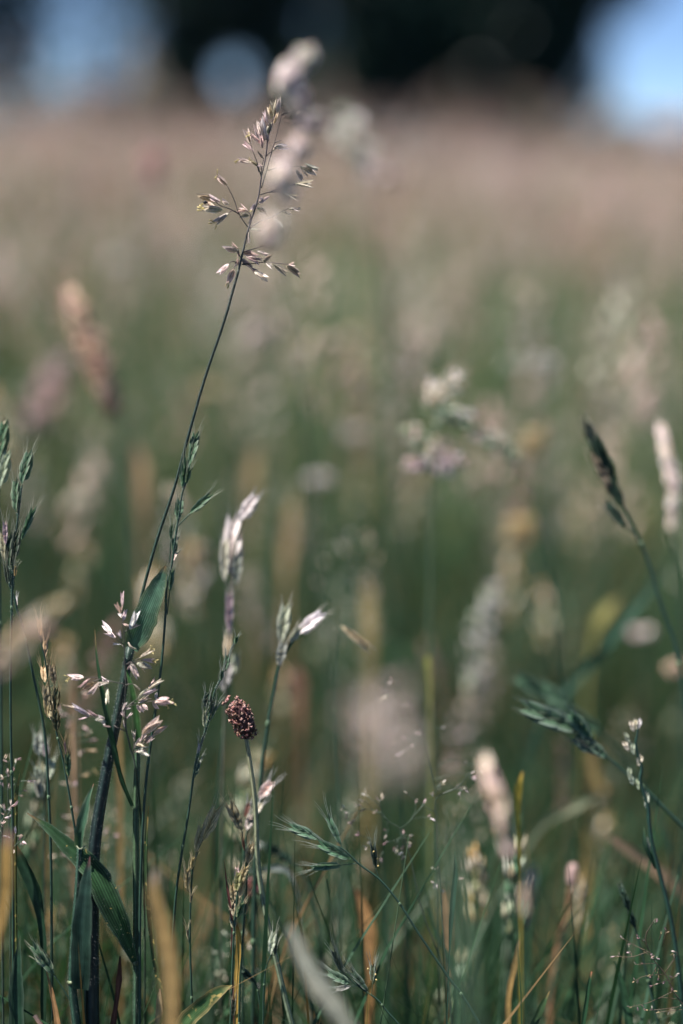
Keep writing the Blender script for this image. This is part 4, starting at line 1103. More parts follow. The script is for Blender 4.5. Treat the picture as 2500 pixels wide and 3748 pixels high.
brome('dark blurred brome arching behind the burnet stalk', cQ,
      [(1040, 640), (1150, 660), (1260, 720), (1380, 820), (1480, 960), (1600, 1400), (1650, 2347)],
      [(1090, 650, 960, 620, 60, 'grey'), (1250, 710, 1100, 640, 80, 'dark'), (1370, 810, 1220, 700, 80, 'dark')], .615, r_px=(4, 7), awn_px=40, edge=(.12, .18, .14))
brome('small upright pale brome spikelet in front of the burnet stalk', cQ,
      [(1170, 1650), (1140, 1720), (1110, 1800), (1095, 1900), (1080, 2347), (1070, 2900)],
      [(1150, 1690, 1190, 1440, 70, 'pale'), (1190, 1690, 1210, 1580, 30, 'dark')], .543, r_px=(2.2, 4), awn_px=50, edge=(.50, .52, .42))
brome('dark small spikelet on an arching thread at the foot of the grass', cQ,
      [(820, 1790), (900, 1830), (960, 1880), (1010, 1960), (1040, 2100), (1060, 2500)],
      [(1000, 1950, 860, 1810, 64, 'dark', (1005, 1955))], .558, r_px=(2.0, 4), awn_px=46, edge=(.14, .2, .15))
brome('dark thin brome spike by the pink dotted bent panicle', cO,
      [(1130, 990), (1180, 1110), (1215, 1240), (1260, 1400), (1330, 1700), (1400, 2000), (1500, 2500)],
      [(1150, 1060, 1110, 940, 44, 'dark'), (1190, 1150, 1140, 1020, 50, 'dark'), (1225, 1270, 1180, 1130, 44, 'dark')], .572, r_px=(3, 6), awn_px=20, edge=(.06, .1, .07))
brome('blurred green brome standing just beyond the bristly tuft', cP,
      [(-8, 1650), (-6, 1750), (-4, 1900), (0, 2200), (5, 2700), (10, 3748)],
      [(-6, 1700, 20, 1530, 44, 'green'), (0, 1790, 30, 1640, 40, 'pale'), (-5, 1640, 10, 1520, 30, 'olive')], .57, r_px=(4, 6), awn_px=60, edge=(.34, .36, .24))

# ------------------------------------------------------------------ ryegrass spike on the right
d = .572; k = wpx(d)
ry = [(1190, 330), (1195, 400), (1180, 500), (1200, 600), (1228, 700), (1215, 800), (1245, 900), (1280, 1010), (1290, 1150), (1310, 1300), (1360, 1500), (1400, 1650), (1450, 1850), (1480, 2000), (1560, 2600)]
Sp = stem_to(cJ, ry, d, 0, STEMC)
p = Plant('ryegrass_plant', 'upright ryegrass spike with pale alternate spikelets, crossing the long slanting stem', 'grass', Sp[-1])
mb = MB(); mb.tube(Sp, [4 * k, 8 * k, 9 * k], (.022, .06, .045), 7); p.part(mb, 'stem', M_STEM)
for bx, by, tx, ty, w, pal in [(1165, 400, 1135, 300, 40, 'cream'), (1185, 385, 1175, 285, 36, 'cream'), (1195, 380, 1222, 285, 36, 'white'), (1130, 500, 1085, 395, 40, 'pale'), (1125, 560, 1075, 470, 44, 'cream'), (1165, 590, 1150, 480, 40, 'pale'), (1200, 680, 1225, 580, 50, 'cream'), (1135, 790, 1125, 680, 40, 'pale'), (1160, 840, 1130, 740, 44, 'pale'), (1205, 880, 1190, 770, 30, 'pale'), (1270, 1040, 1270, 880, 44, 'pale'), (1295, 1400, 1275, 1250, 34, 'pale'), (1255, 960, 1250, 900, 30, 'pale')]:
    brome_spikelet(p, W(*cJ(bx, by), d), W(*cJ(tx, ty), d), w * .4464 * k * 1.3, pal, None, np.clip(np.array(PAL[pal]) * 1.2, 0, .85), 5)
lf = smooth([W(*cJ(1350, 1520), .573), W(*cJ(1310, 1440), .572), W(*cJ(1250, 1300), .571), W(*cJ(1245, 1180), .572)], 5)
p.part(blade(lf, np.array([16, 18, 14, 2]) * k, (.05, .11, .06), (.10, .16, .08)), 'leaf', M_LEAF)

# ------------------------------------------------------------------ burnet with the dense brown head
d = .5495; k = wpx(d)
bs_ = [(985, 800), (1010, 950), (1040, 1150), (1090, 1500), (1118, 1800), (1132, 2100), (1140, 2400), (1160, 2650), (1200, 2960), (1310, 3520), (1420, 4000), (1520, 4420), (1640, 4900), (1800, 5600)]
Sp = stem_to(cF, bs_, d, 0, STEMC)
p = Plant('burnet_flower', 'dense knobbly brown burnet head on a pale ridged stalk', 'flower', Sp[-1])
mb = MB(); mb.tube(Sp, [7.5 * k, 9 * k, 10 * k, 11 * k], [(.30, .30, .18), (.22, .27, .17), (.17, .24, .16)], 9); p.part(mb, 'stem', M_STEM)
H = smooth([W(*cF(985, 800), d), W(*cF(985, 680), d), W(*cF(945, 540), d), W(*cF(890, 430), d), W(*cF(810, 340), d), W(*cF(750, 290), d)], 5)
core = MB(); core.tube(H, np.array([9, 30, 37, 36, 32, 24, 8]) * k, (.05, .022, .022), 12); co = p.part(core, 'receptacle', M_FLORET)
hw = np.interp(np.linspace(0, 1, len(H)), [0, .12, .35, .7, .92, 1], [14, 37, 42, 40, 32, 22]) * k
# florets: small four-lobed cups packed over the head
fm = None
for i in range(250):
    t = min(.999, max(0, ((i + .5) / 250) ** .9 + rng.normal() * .012)); a = i * 2.39996 + rng.normal() * .22
    u = t * (len(H) - 1); j = min(int(u), len(H) - 2); fr = u - j
    q = H[j] * (1 - fr) + H[j + 1] * fr
    tg = nrm(H[j + 1] - H[j])
    x_ = nrm(np.cross(tg, VIEW)); y_ = np.cross(tg, x_)
    o_ = x_ * math.cos(a) + y_ * math.sin(a)
    if t > .93: o_ = nrm(o_ + tg * 1.2)
    rr = hw[j] * (1 - fr) + hw[j + 1] * fr
    b = q + o_ * rr * (.84 + .24 * rng.random() + .10 * math.sin(a * 2 + t * 14))
    sz = 7.4 * k * rng.uniform(.8, 1.3)
    c = jit((.36, .19, .155), .22) if rng.random() > .4 else jit((.44, .28, .25), .15)
    mbf = MB()
    nn = nrm(o_ + tg * .3 + rng.normal(size=3) * .45); e1 = nrm(np.cross(nn, rng.normal(size=3))); e2 = np.cross(nn, e1)
    V = [b - nn * sz * .5]
    for h_ in range(8):
        rad_ = sz * (rng.uniform(.8, 1.25) if h_ % 2 == 0 else .5)
        V.append(b + (e1 * math.cos(h_ * .785) + e2 * math.sin(h_ * .785)) * rad_ + nn * sz * (.35 if h_ % 2 == 0 else .1))
    V.append(b + nn * sz * .05)
    F = [(0, 1 + (h_ + 1) % 8, 1 + h_) for h_ in range(8)] + [(9, 1 + h_, 1 + (h_ + 1) % 8) for h_ in range(8)]
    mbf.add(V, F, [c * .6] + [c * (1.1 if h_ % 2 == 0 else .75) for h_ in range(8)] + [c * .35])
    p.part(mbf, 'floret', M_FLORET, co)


# ------------------------------------------------------------------ fine bent-grass panicles
def bent(label, c, axis_pts, branches, d, pals, seed_px=15, group=None, r_px=1.6, stem_col=(.07, .10, .07)):
    """branches: polylines; seeds stand at and near their ends"""
    k = wpx(d)
    Sp = stem_to(c, axis_pts, d, 0, stem_col)
    p = Plant('bent_grass_plant', label, 'grass', Sp[-1], group)
    mb = MB(); mb.tube(Sp, [r_px * k, 2.2 * r_px * k], stem_col, 5); p.part(mb, 'stem', M_STEM)
    for br in branches:
        PP = [W(*c(*q), d + rng.normal() * .0015) for q in br]
        mb = MB(); mb.tube(smooth(PP, 4), [r_px * .9 * k, r_px * .7 * k], np.asarray(stem_col) * 1.3, 4); bo = p.part(mb, 'branch', M_STEM)
        PS = smooth(PP, 6)
        ns = rng.integers(2, 5)
        for s in range(ns):
            i = len(PS) - 1 - int(s * rng.integers(1, 3)); i = max(1, i)
            tg = nrm(PS[i] - PS[i - 1])
            dv = nrm(tg + RIGHT * rng.normal() * .7 + UP * rng.normal() * .6 + VIEW * rng.normal() * .2)
            b = PS[i] + dv * (4 * k if s else 0)
            mb2 = MB(); c_ = jit(np.asarray(PAL[pals[rng.integers(len(pals))]]) * .8, .12)
            z, x, y = frame(b, b + dv, rng.uniform(-1, 1)); Ln = seed_px * k * rng.uniform(.8, 1.3); w = Ln * .27
            for sg in (1, -1):
                shell(mb2, b, nrm(z + x * .12 * sg), y, x * sg, Ln, w, .6, c_ * .7, c_, c_ * 1.1, nu=4, nv=5)
            p.part(mb2, 'spikelet', M_CHAFF, bo)
    return p


bent('fine bent grass with tiny pale seeds above the dark brown burnet blur', cN,
     [(620, 210), (640, 300), (700, 400), (820, 480), (870, 600), (930, 800), (960, 950), (1000, 1150), (1080, 1400), (1200, 1700), (1300, 2100), (1350, 2700)],
     [[(700, 390), (560, 300), (500, 290), (420, 250)], [(500, 290), (400, 350), (360, 420)], [(330, 300), (270, 280)], [(500, 290), (330, 330), (300, 345)], [(640, 300), (600, 240), (490, 150)], [(560, 300), (500, 230), (470, 210)], [(620, 230), (650, 190)], [(640, 320), (590, 330)], [(820, 480), (920, 400), (970, 300), (968, 240)], [(940, 380), (1020, 280), (1050, 240)], [(930, 390), (1050, 370), (1120, 380)], [(820, 480), (840, 580), (855, 640)], [(830, 560), (770, 590), (690, 610)], [(830, 560), (790, 590), (770, 650)], [(835, 570), (800, 600), (802, 680)], [(840, 540), (905, 542)], [(850, 560), (960, 600), (930, 640)], [(700, 420), (710, 480), (680, 540)], [(860, 690), (840, 735)], [(560, 580), (500, 560), (440, 540)], [(560, 600), (500, 650)], [(660, 700), (630, 770)]],
     .573, ['pink', 'cream', 'white'], 17)
bent('fine bent grass with bright dots reaching up toward the pink blurred spike', cN,
     [(1480, -60), (1400, 60), (1160, 200), (1165, 400), (1170, 600), (1200, 900), (1215, 1100), (1230, 1400), (1290, 2000), (1330, 2700)],
     [[(1160, 140), (1200, 60), (1230, 40)], [(1160, 180), (1130, 150)], [(1300, 60), (1400, 110), (1440, 100)], [(1480, 0), (1500, -60)], [(1480, -40), (1560, -80), (1590, -70)], [(1400, 100), (1390, 150)], [(1165, 330), (940, 180), (880, 130)], [(1210, 990), (1150, 1000)], [(1210, 990), (1290, 985), (1390, 960)], [(1210, 1010), (1215, 1070)], [(1200, 880), (1160, 870)]],
     .57, ['cream', 'white'], 17)
bent('fine bent grass with faint pale seeds near the lone pinkish tan spikelet', cL,
     [(250, 740), (330, 870), (380, 1000), (410, 1150), (430, 1300), (440, 1600), (450, 2200)],
     [[(260, 760), (230, 740)], [(250, 790), (190, 825)], [(300, 830), (290, 850)], [(370, 990), (350, 980)], [(370, 1000), (250, 1020)], [(380, 1010), (270, 1075)], [(430, 960), (460, 955)], [(410, 1150), (540, 1110), (560, 1120)], [(410, 1200), (590, 1180), (600, 1190)], [(420, 1230), (550, 1240)], [(560, 1120), (640, 1130), (655, 1128)], [(430, 1240), (450, 1215)]],
     .59, ['cream', 'white', 'pink'], 17)
bent('reddish bent grass with tiny pink spikelets by the dark thin brome spike', cO,
     [(1370, 1200), (1300, 1330), (1350, 1480), (1440, 1600), (1500, 1720), (1600, 1860), (1700, 2000), (1800, 2300)],
     [[(1340, 1450), (1200, 1380), (1130, 1340)], [(1310, 1440), (1200, 1475), (1080, 1470)], [(1200, 1475), (1195, 1440)], [(1380, 1520), (1230, 1530)], [(1430, 1600), (1270, 1620), (1220, 1650)], [(1300, 1380), (1240, 1330)], [(1380, 1500), (1300, 1445)], [(1390, 1510), (1360, 1470)], [(1440, 1590), (1520, 1440), (1500, 1450)], [(1400, 1350), (1410, 1310)], [(1370, 1240), (1375, 1215)], [(1420, 1400), (1450, 1285)], [(1470, 1640), (1350, 1680)], [(1540, 1780), (1400, 1770), (1330, 1800), (1190, 1835)], [(1400, 1770), (1500, 1720)], [(1560, 1830), (1420, 1850), (1310, 1860)], [(1580, 1850), (1400, 1870)], [(1480, 1660), (1520, 1600)], [(1380, 1540), (1340, 1620)], [(1390, 1560), (1395, 1620)]],
     .552, ['pink', 'mauve', 'tan', 'cream'], 15, stem_col=(.10, .075, .055))
bent('fine pale bent grass under the bristly brome tuft', cR_,
     [(60, 2080), (70, 2200), (75, 2350), (80, 2500), (90, 2900), (100, 4700)],
     [[(60, 2120), (40, 2020)], [(65, 2110), (95, 2040)], [(70, 2180), (100, 2170)], [(70, 2200), (30, 2210)], [(72, 2260), (160, 2040)], [(75, 2300), (150, 2080)], [(76, 2330), (180, 2250), (280, 2240)], [(76, 2350), (10, 2280)], [(78, 2420), (120, 2480)], [(80, 2440), (220, 2330)], [(80, 2560), (30, 2500)], [(80, 2600), (120, 2590)]],
     .561, ['pink', 'white', 'cream'], 22)
bent('white flowered bent grass tuft behind the blurred orange leaf', cH,
     [(10, 310), (8, 420), (6, 600), (10, 900), (15, 1300)],
     [[(10, 320), (30, 270), (50, 250)], [(8, 330), (20, 290)], [(8, 350), (14, 330)], [(8, 390), (16, 390)], [(60, 420), (72, 380)], [(60, 440), (100, 410), (95, 420)], [(8, 380), (-5, 340)], [(30, 300), (60, 255)], [(60, 460), (85, 405)]],
     .548, ['white', 'cream', 'pink'], 24)

# ------------------------------------------------------------------ softly blurred heads, each where it stands
head_plant('velvet_grass_plant', 'big soft pale pink head in front of the tallest panicle', 'grass', cP,
           [(1105, 225), (1085, 300), (1070, 380), (1100, 470), (1090, 560), (1060, 640), (1025, 720), (1000, 880)], [(1030, 1000), (1080, 1250), (1120, 1600), (1160, 2000), (1210, 2500), (1240, 3100), (1250, 3748)], .425, 4, 0, 34, 44, 20, ['white'], stem_col=(.10, .14, .10))
hp = [o for o in coll.objects if o.get('label', '').startswith('big soft pale pink head')][0]
mb = MB(); kk = wpx(.425)
for cx, cy, sx, n_ in [(1052, 315, 54, 200), (1112, 235, 32, 90), (1085, 390, 36, 80), (1128, 460, 34, 40), (1090, 560, 36, 60), (1030, 660, 46, 110), (985, 865, 52, 130), (1050, 730, 26, 30)]:
    a_ = [W(cx - sx * .2, cy + sx, .425), W(cx, cy, .425), W(cx + sx * .3, cy - sx, .425)]
    seed_cluster(mb, a_, n_, sx * .7 * kk, 44 * kk, 19 * kk, 'white', .6, pals=['white', 'white', 'cream', 'pink'])
o = mb.build('seed_tuft', M_CHAFF, hp, np.array(hp.location))
head_plant('foxtail_grass_plant', 'blurred dusky pink spike, the thickest soft spike in the meadow', 'grass', cP,
           [(268, 1085), (300, 1180), (345, 1300), (385, 1420), (425, 1530)], [(440, 1620), (465, 1800), (490, 2050), (510, 2500), (520, 3300), (525, 3748)], .82, 7, 700, 46, 46, 13, ['dusk', 'dusk', 'dusk', 'rust', 'tan'], stem_col=(.12, .17, .11), up=.8)
head_plant('foxtail_grass_plant', 'faint mauve blurred spike beyond the thick dusky pink one', 'grass', cP,
           [(215, 1330), (180, 1420), (140, 1510), (100, 1600)], [(80, 1750), (70, 2100), (60, 2800), (60, 3748)], 1.2, 5, 60, 36, 60, 24, ['mauve', 'pink'])
head_plant('velvet_grass_plant', 'pale pink slim spike standing near the dark brown tipped spike', 'grass', cP,
           [(2425, 1590), (2440, 1660), (2455, 1730), (2468, 1800), (2462, 1870), (2455, 1960)], [(2470, 2020), (2490, 2200), (2500, 2700), (2510, 3748)], .71, 5, 320, 19, 50, 12, ['white', 'cream', 'pink'], up=.85)
head_plant('cocksfoot_grass_plant', 'greyish white blurred head in the green middle ground', 'grass', cP,
           [(1800, 2150), (1795, 2220), (1770, 2300), (1745, 2390), (1740, 2460), (1730, 2540)], [(1745, 2650), (1755, 2900), (1760, 3300), (1760, 3748)], .80, 5, 130, 52, 36, 12, ['grey', 'pale', 'white'])
p = head_plant('cocksfoot_grass_plant', 'blurred tufted head of cream and lilac clumps with a straight stem', 'grass', cP,
               [(1640, 1400), (1600, 1440), (1590, 1500), (1600, 1560), (1585, 1640), (1580, 1700)], [(1577, 1800), (1575, 2050), (1573, 2350), (1572, 2700), (1575, 3748)], .70, 5, 30, 30, 40, 18, ['cream', 'pale'], stem_col=(.10, .16, .10))
mb = MB(); kk = wpx(.70)
for cx, cy, sx, sy, n_, pl in [(1580, 1440, 30, 40, 22, ['cream', 'white']), (1660, 1405, 22, 34, 18, ['cream', 'white']), (1615, 1460, 34, 30, 18, ['cream', 'tan']), (1495, 1590, 30, 22, 16, ['pale', 'cream']), (1530, 1620, 30, 24, 14, ['pale', 'pink']), (1610, 1640, 30, 30, 14, ['grey', 'pink']), (1500, 1700, 34, 16, 18, ['pink', 'lav']), (1580, 1690, 50, 20, 26, ['lav', 'pink', 'white']), (1650, 1690, 36, 24, 22, ['pink', 'lav', 'white']), (1610, 1725, 30, 16, 14, ['white', 'lav'])]:
    seed_cluster(mb, [W(cx - sx, cy + 6, .70), W(cx, cy, .70), W(cx + sx, cy - 6, .70)], n_, sy * kk, 34 * kk, 15 * kk, 'cream', .4, pals=pl)
p.part(mb, 'seed_clump', M_CHAFF)
head_plant('cocksfoot_grass_plant', 'dark drooping blurred head behind the cream and lilac clumps', 'grass', cP,
           [(1620, 1520), (1700, 1530), (1770, 1590), (1850, 1650), (1900, 1720)], [(1960, 1850), (2020, 2100), (2060, 2500), (2080, 3748)], .72, 4, 70, 26, 40, 20, ['dark', 'green', 'grey', 'pale'])
head_plant('velvet_grass_plant', 'wide blurred pinkish plume rising just before the fine bent grass', 'grass', cP,
           [(1380, 2560), (1400, 2640), (1410, 2720), (1420, 2800), (1430, 2880)], [(1450, 3100), (1480, 3400), (1500, 3748)], .315, 4, 90, 110, 60, 18, ['white', 'pink', 'pink', 'cream'], taper=False)
head_plant('foxtail_grass_plant', 'blurred pink spike rising above the small pinkish one', 'grass', cP,
           [(1790, 2830), (1810, 2900), (1835, 2980), (1850, 3060), (1860, 3160)], [(1880, 3260), (1900, 3400), (1920, 3748)], .43, 5, 260, 28, 80, 13, ['cream', 'pink', 'pink', 'tan'], up=.92)
head_plant('foxtail_grass_plant', 'small blurred pinkish spike below the larger pink one', 'grass', cP,
           [(1940, 3215), (1930, 3280), (1920, 3370)], [(1920, 3450), (1930, 3600), (1940, 3748)], .435, 4, 80, 20, 60, 13, ['pink', 'cream', 'tan'], up=.88)
head_plant('velvet_grass_plant', 'blurred rosy plume slanting across the bristly brome stem', 'grass', cP,
           [(205, 2235), (150, 2290), (95, 2340), (40, 2400), (-20, 2470)], [(-60, 2600), (-80, 2900), (-80, 3748)], .40, 5, 60, 36, 66, 22, ['pink', 'cream', 'tan'])
head_plant('burnet_flower', 'round dark red brown blurred head low in the grass', 'flower', cP,
           [(1470, 3420), (1470, 3470), (1472, 3530)], [(1480, 3600), (1490, 3748)], .82, 6, 150, 52, 34, 18, ['purple', 'purple', 'purple', 'rust'], up=.2)
head_plant('burnet_flower', 'small wine red blurred head behind the burnet stalk', 'flower', cP,
           [(925, 3220), (930, 3250), (935, 3285)], [(945, 3400), (955, 3748)], .60, 4, 70, 24, 26, 14, ['purple', 'rust'], up=.3)
head_plant('velvet_grass_plant', 'pale blurred head against the trees next to the tallest panicle', 'grass', cP,
           [(1255, 420), (1275, 470), (1310, 520), (1330, 600), (1345, 660)], [(1370, 800), (1400, 1100), (1430, 1800), (1440, 3748)], .92, 4, 70, 60, 46, 20, ['white', 'grey', 'pale'])
head_plant('velvet_grass_plant', 'faint lilac blurred head before the clear open sky', 'grass', cP,
           [(2440, 430), (2450, 490), (2465, 540), (2475, 600)], [(2490, 800), (2500, 1400), (2510, 3748)], .30, 3, 34, 50, 46, 14, ['lav', 'white', 'lav'])
head_plant('foxtail_grass_plant', 'faint reddish blurred spike in the tan part of the field', 'grass', cP,
           [(565, 570), (560, 620), (555, 680)], [(560, 900), (570, 1500), (580, 3748)], 1.15, 3, 80, 26, 40, 18, ['rust', 'mauve'])
head_plant('clover_flower', 'blurred dull yellow head near the dark drooping tufted head', 'flower', cP,
           [(1955, 1580), (1955, 1620), (1958, 1660)], [(1965, 1800), (1970, 2200), (1975, 3748)], .85, 4, 70, 34, 30, 20, ['straw', 'tan'], up=.2)
head_plant('clover_flower', 'blurred orange straw head below the dull yellow one', 'flower', cP,
           [(1905, 1900), (1905, 1950), (1910, 2000)], [(1915, 2100), (1920, 2500), (1925, 3748)], .90, 4, 90, 42, 34, 22, ['tan', 'gold', 'straw'], up=.2)
head_plant('broken_stalk', 'orange brown broken stalk with a pale pink cut end', 'stalk', cP,
           [(2097, 3160), (2095, 3200), (2090, 3235)], [(2086, 3270), (2078, 3340), (2050, 3430), (2035, 3520), (2020, 3640), (2015, 3748)], .645, 11, 0, 16, 30, 16, ['pink'], stem_col=(.24, .14, .08))
hp = [o for o in coll.objects if o.get('label', '').startswith('orange brown broken stalk')][0]
mb = MB(); kk = wpx(.645)
mb.tube(smooth([W(2096, 3162, .645), W(2097, 3172, .645), W(2095, 3200, .645), W(2092, 3232, .645), W(2090, 3240, .645)], 3), [9 * kk, 17 * kk, 20 * kk, 18 * kk, 11 * kk], (.50, .35, .32), 10)
o = mb.build('stub', M_STEM, hp, np.array(hp.location))

leaf_thing('grass_leaf', 'wide veil of a blurred pale green leaf before the thin dark one', [(1640, 2960), (1650, 3080), (1665, 3250), (1690, 3450), (1720, 3748)], [6, 40, 54, 54, 46], .34, (.12, .20, .13), (.16, .22, .15), .5, .3)
leaf_thing('dry_leaf', 'blurred tan stalk leaf behind the bristly brome tuft and ripe brome', [(268, 2430), (262, 2560), (268, 2700), (270, 2900), (272, 3400)], [10, 26, 34, 30, 24], .66, (.44, .29, .18), (.50, .36, .27), .1, .2)
leaf_thing('dry_leaf', 'blurred straw stalk leaf behind the thick hairy stem', [(432, 2620), (436, 2760), (438, 2900), (440, 3300)], [14, 24, 24, 20], .64, (.42, .28, .12), (.46, .34, .2), .1, .2)
leaf_thing('dry_leaf', 'soft ochre leaf tip next to the lone pinkish tan spikelet', [(1338, 2110), (1342, 2190), (1346, 2290), (1350, 2500), (1352, 3300)], [12, 56, 64, 30, 20], .86, (.44, .34, .15), (.5, .36, .2), .1, .2)
leaf_thing('dry_leaf', 'soft yellow leaf above the blurred green brome', [(2270, 2180), (2220, 2230), (2180, 2290), (2165, 2360), (2160, 3200)], [10, 46, 44, 14, 8], .86, (.46, .42, .14), (.5, .42, .2), .1, .2)
leaf_thing('dry_leaf', 'soft ochre leaf under the arching dark brome stem', [(2165, 2740), (2165, 2810), (2160, 2900), (2150, 3000), (2145, 3500)], [20, 66, 70, 30, 20], .74, (.48, .35, .14), (.5, .36, .16), .1, .2)
leaf_thing('dry_leaf', 'small soft yellow tip on the straight stem of the lilac clumps', [(1566, 2395), (1566, 2425), (1568, 2470), (1572, 2600), (1574, 3300)], [10, 26, 24, 8, 6], .67, (.40, .40, .12), (.46, .42, .16), .1, .2)
leaf_thing('dry_leaf', 'soft orange leaf below the dusky pink spike', [(500, 1620), (512, 1690), (520, 1770), (524, 1950), (528, 2600)], [14, 50, 52, 18, 14], .95, (.54, .36, .20), (.55, .40, .28), .1, .2)
leaf_thing('dry_leaf', 'soft rusty leaf scrap behind the forked pale brome', [(1085, 2440), (1090, 2490), (1095, 2540), (1100, 2700), (1105, 3300)], [20, 60, 40, 14, 10], .82, (.34, .18, .12), (.38, .2, .14), .1, .2)
leaf_thing('dry_leaf', 'soft golden leaf behind the pale cream brome', [(1075, 1830), (1060, 1900), (1050, 1990), (1045, 2150), (1040, 3000)], [14, 60, 60, 20, 16], 1.0, (.48, .33, .16), (.52, .36, .2), .1, .2)
leaf_thing('dry_leaf', 'soft golden leaf rising above the pale cream brome', [(935, 1620), (925, 1700), (915, 1790), (910, 2000), (905, 2900)], [14, 56, 56, 18, 16], 1.05, (.46, .34, .18), (.5, .36, .22), .1, .2)
leaf_thing('dry_leaf', 'low brown leaf lying under the straw coloured brome', [(760, 3270), (740, 3330), (725, 3400), (715, 3500), (710, 3748)], [20, 60, 66, 30, 20], .80, (.34, .22, .12), (.4, .26, .14), .1, .2)
bent('soft pale bent grass hanging behind the thick hairy stem', cR_,
     [(760, 1400), (740, 1560), (730, 1750), (735, 1950), (740, 2300), (745, 3000), (750, 4700)],
     [[(750, 1450), (790, 1400)], [(745, 1500), (800, 1450)], [(740, 1600), (640, 1650)], [(738, 1640), (620, 1620)], [(735, 1680), (570, 1560)], [(735, 1700), (680, 1700)], [(732, 1780), (700, 1820)], [(732, 1800), (830, 1800)], [(735, 1880), (860, 1850)], [(737, 1950), (850, 1950)], [(735, 1740), (820, 1700)], [(738, 2200), (900, 2150)], [(740, 2300), (610, 2270)]],
     .60, ['pink', 'cream', 'tan'], 26)
bent('soft pale bent grass with blurred dots low beside the stout green stalk', cH,
     [(400, 330), (410, 480), (420, 650), (430, 900), (440, 1300)],
     [[(400, 340), (300, 300)], [(402, 380), (310, 390)], [(405, 420), (330, 360)], [(404, 380), (520, 390)], [(410, 480), (260, 480)], [(408, 440), (370, 280)], [(410, 470), (490, 350)], [(412, 520), (480, 450)], [(415, 560), (260, 540)], [(420, 640), (540, 620)]],
     .61, ['pink', 'cream', 'tan'], 24)
for cx, cy, dd, rr, pls in [(940, 1230, 1.15, 44, ['white', 'pink']), (1262, 1250, 1.2, 38, ['cream', 'pink']), (290, 1840, .95, 34, ['cream', 'pale']), (1300, 1590, 1.1, 40, ['grey', 'white']), (770, 1430, 1.2, 40, ['cream', 'tan']), (1990, 1330, .95, 40, ['white', 'grey']), (1880, 1340, 1.0, 30, ['grey', 'pale']), (440, 960, 1.5, 40, ['grey', 'white']), (2350, 2320, .9, 30, ['pink', 'white']), (2480, 2450, .8, 44, ['pink', 'tan']), (1170, 1760, 1.0, 40, ['white', 'grey']), (1420, 650, 1.1, 34, ['white', 'pink'])]:
    head_plant('round_head_flower', 'pale round flower head glowing as a soft disc in the meadow', 'flower', cP, [(cx, cy - rr * .5), (cx, cy), (cx + 1, cy + rr * .5)], [(cx + 6, cy + 160), (cx + 12, cy + 500), (cx + 14, cy + 1300)], dd, 3, 50, rr * .7, 34, 18, pls, up=.2, group='pale round flower heads out in the meadow')

# ------------------------------------------------------------------ more single plants out in the meadow, repeats of a few kinds
def proto(name, label, cat, group, kind):
    e = bpy.data.objects.new(name, None); e.empty_display_size = .02
    e['label'] = label; e['category'] = cat; e['group'] = group
    parts = []
    H0 = .40
    pts = smooth([np.array([.0, 0, -.01]), np.array([.004, .002, .15]), np.array([.012, .004, .30]), np.array([.022, .006, H0])], 4)
    mb = MB(); sc = {'rust': (.10, .12, .07)}.get(kind, (.045, .095, .055))
    mb.tube(pts, [.0013, .0010, .0007], sc, 5); parts.append(('stem', mb, M_STEM))
    ax = [pts[-1], pts[-1] + np.array([.006, .001, .03]), pts[-1] + np.array([.014, .002, .06]), pts[-1] + np.array([.02, .002, .085])]
    mb = MB()
    if kind == 'fog':
        seed_cluster(mb, ax, 60, .013, .0062, .0024, 'pink', .6, pals=['white', 'pink', 'pink', 'cream'])
    elif kind == 'loose':
        seed_cluster(mb, ax, 44, .022, .0058, .0022, 'cream', .5, pals=['cream', 'pale', 'grey'])
    elif kind == 'rust':
        seed_cluster(mb, ax, 90, .0055, .006, .0024, 'rust', .75, pals=['rust', 'mauve', 'tan'])
    elif kind == 'straw':
        seed_cluster(mb, ax[:3], 26, .008, .014, .0045, 'straw', .85, pals=['straw', 'gold', 'cream'])
    elif kind == 'green':
        seed_cluster(mb, ax[:3], 22, .008, .016, .0048, 'green', .85, pals=['green', 'pale', 'olive'])
    mb.tube(ax, [.0006, .0003], sc, 4)
    parts.append(('seed_head', mb, M_CHAFF))
    for a_ in (rng.uniform(0, 6), rng.uniform(0, 6)):
        z0 = rng.uniform(.06, .2)
        dv = np.array([math.cos(a_), math.sin(a_), 0])
        b0 = np.array([.006, .002, z0])
        lp = [b0, b0 + dv * .02 + np.array([0, 0, .06]), b0 + dv * .06 + np.array([0, 0, .10]), b0 + dv * .11 + np.array([0, 0, .10])]
        parts.append(('leaf', blade(smooth(lp, 4), [.002, .0042, .004, .0003], jit((.045, .11, .055)), (.2, .2, .08), .3, .3, 3), M_LEAF))
    return e, [(nm, mb_, mt) for nm, mb_, mt in parts]


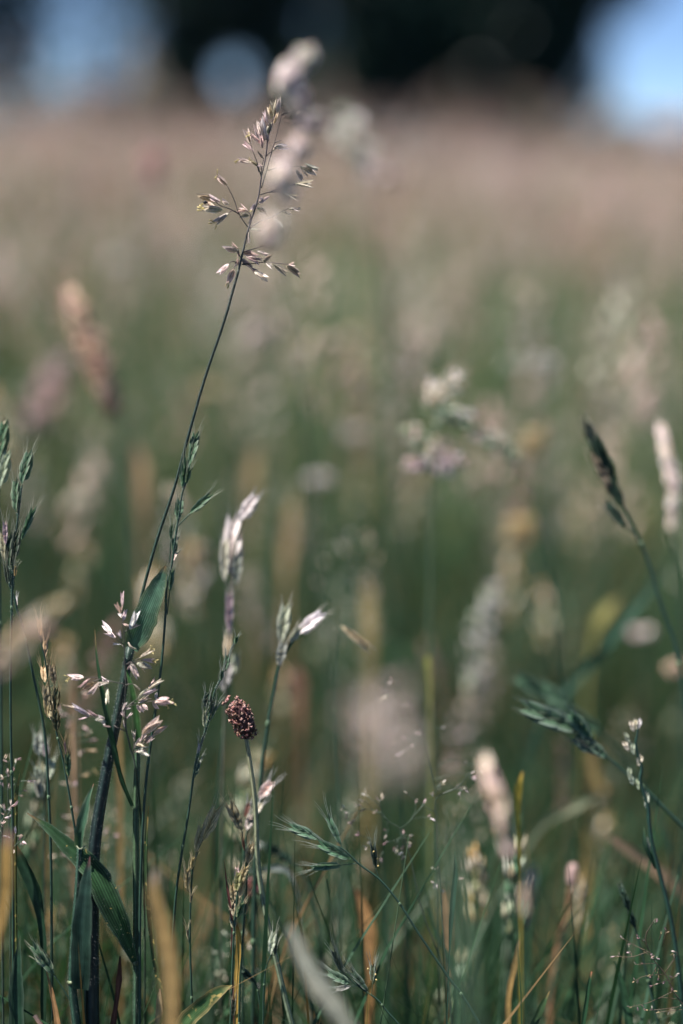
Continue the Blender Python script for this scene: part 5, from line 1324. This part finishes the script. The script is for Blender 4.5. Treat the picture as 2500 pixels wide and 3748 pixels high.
KINDS = [('velvet_grass_plant', 'pinkish feathery grass head standing out in the blurred meadow', 'pinkish feathery grasses out in the meadow', 'fog', 62),
         ('bent_grass_plant', 'loose pale greenish grass head standing out in the blurred meadow', 'loose pale grasses out in the meadow', 'loose', 46),
         ('foxtail_grass_plant', 'slim rusty grass spike standing out in the blurred meadow', 'rusty grass spikes out in the meadow', 'rust', 24),
         ('ripe_brome_grass_plant', 'straw yellow plump grass head standing out in the blurred meadow', 'straw yellow grasses out in the meadow', 'straw', 34),
         ('brome_grass_plant', 'green plump grass head standing out in the blurred meadow', 'green grasses out in the meadow', 'green', 40)]
rs = np.random.default_rng(21)
for name, label, group, kind, count in KINDS:
    e0, parts = proto(name, label, 'grass plant', group, kind)
    meshes = []
    placed = 0
    tries = 0
    while placed < count and tries < 4000:
        tries += 1
        dist = .78 + 2.2 * rs.random() ** 1.4
        xx = rs.uniform(-.26, .26) * dist
        hh = rs.uniform(.30, .52) * (1 if dist > 1.1 else .86)
        if kind in ('green', 'straw'):
            hh *= .86
        pj = project(np.array([xx, dist, hh]))
        if not (30 < pj[0] < 2470 and 560 < pj[1] < 3500):
            continue
        if dist < 1.3 and 560 < pj[0] < 1150 and pj[1] < 1800:      # keep the ground behind the subject calm
            continue
        s = hh / .46
        if placed == 0:
            e = e0; coll.objects.link(e)
            kids = []
            for nm, mb_, mt in parts:
                o = mb_.build(nm, mt, e); kids.append(o)
        else:
            e = e0.copy(); coll.objects.link(e)
            for ch in kids:
                c2 = ch.copy(); coll.objects.link(c2); c2.parent = e
        e.location = (xx, dist, 0)
        e.rotation_euler = (rs.normal() * .10, rs.normal() * .10, rs.uniform(0, 6.28))
        e.scale = (s, s, s)
        e['label'] = ('tall ' if hh > .42 else 'short ' if hh < .34 else 'middling ') + label
        placed += 1
    low = {'loose': ('low pale wispy grass tuft down among the foreground stems', 'low wispy grasses among the foreground stems', 9),
           'straw': ('low straw coloured grass head down among the foreground stems', 'low straw grasses among the foreground stems', 10),
           'green': ('low green grass head down among the foreground stems', 'low green grasses among the foreground stems', 14)}.get(kind)
    if low:
        done = 0
        for _ in range(600):
            if done >= low[2]:
                break
            dd = rs.uniform(.61, .80); px_, py_ = rs.uniform(60, 2450), rs.uniform(2850, 3650)
            top = W(px_, py_, dd)
            if top[2] < .12:
                continue
            s = top[2] / .47
            e = e0.copy(); coll.objects.link(e); e['label'] = low[0]; e['group'] = low[1]
            for ch in kids:
                c2 = ch.copy(); coll.objects.link(c2); c2.parent = e
            e.location = (top[0], top[1], 0); e.rotation_euler = (rs.normal() * .12, rs.normal() * .12, rs.uniform(0, 6.28))
            sx = max(s, .62)
            e.scale = (sx, sx, s)
            done += 1
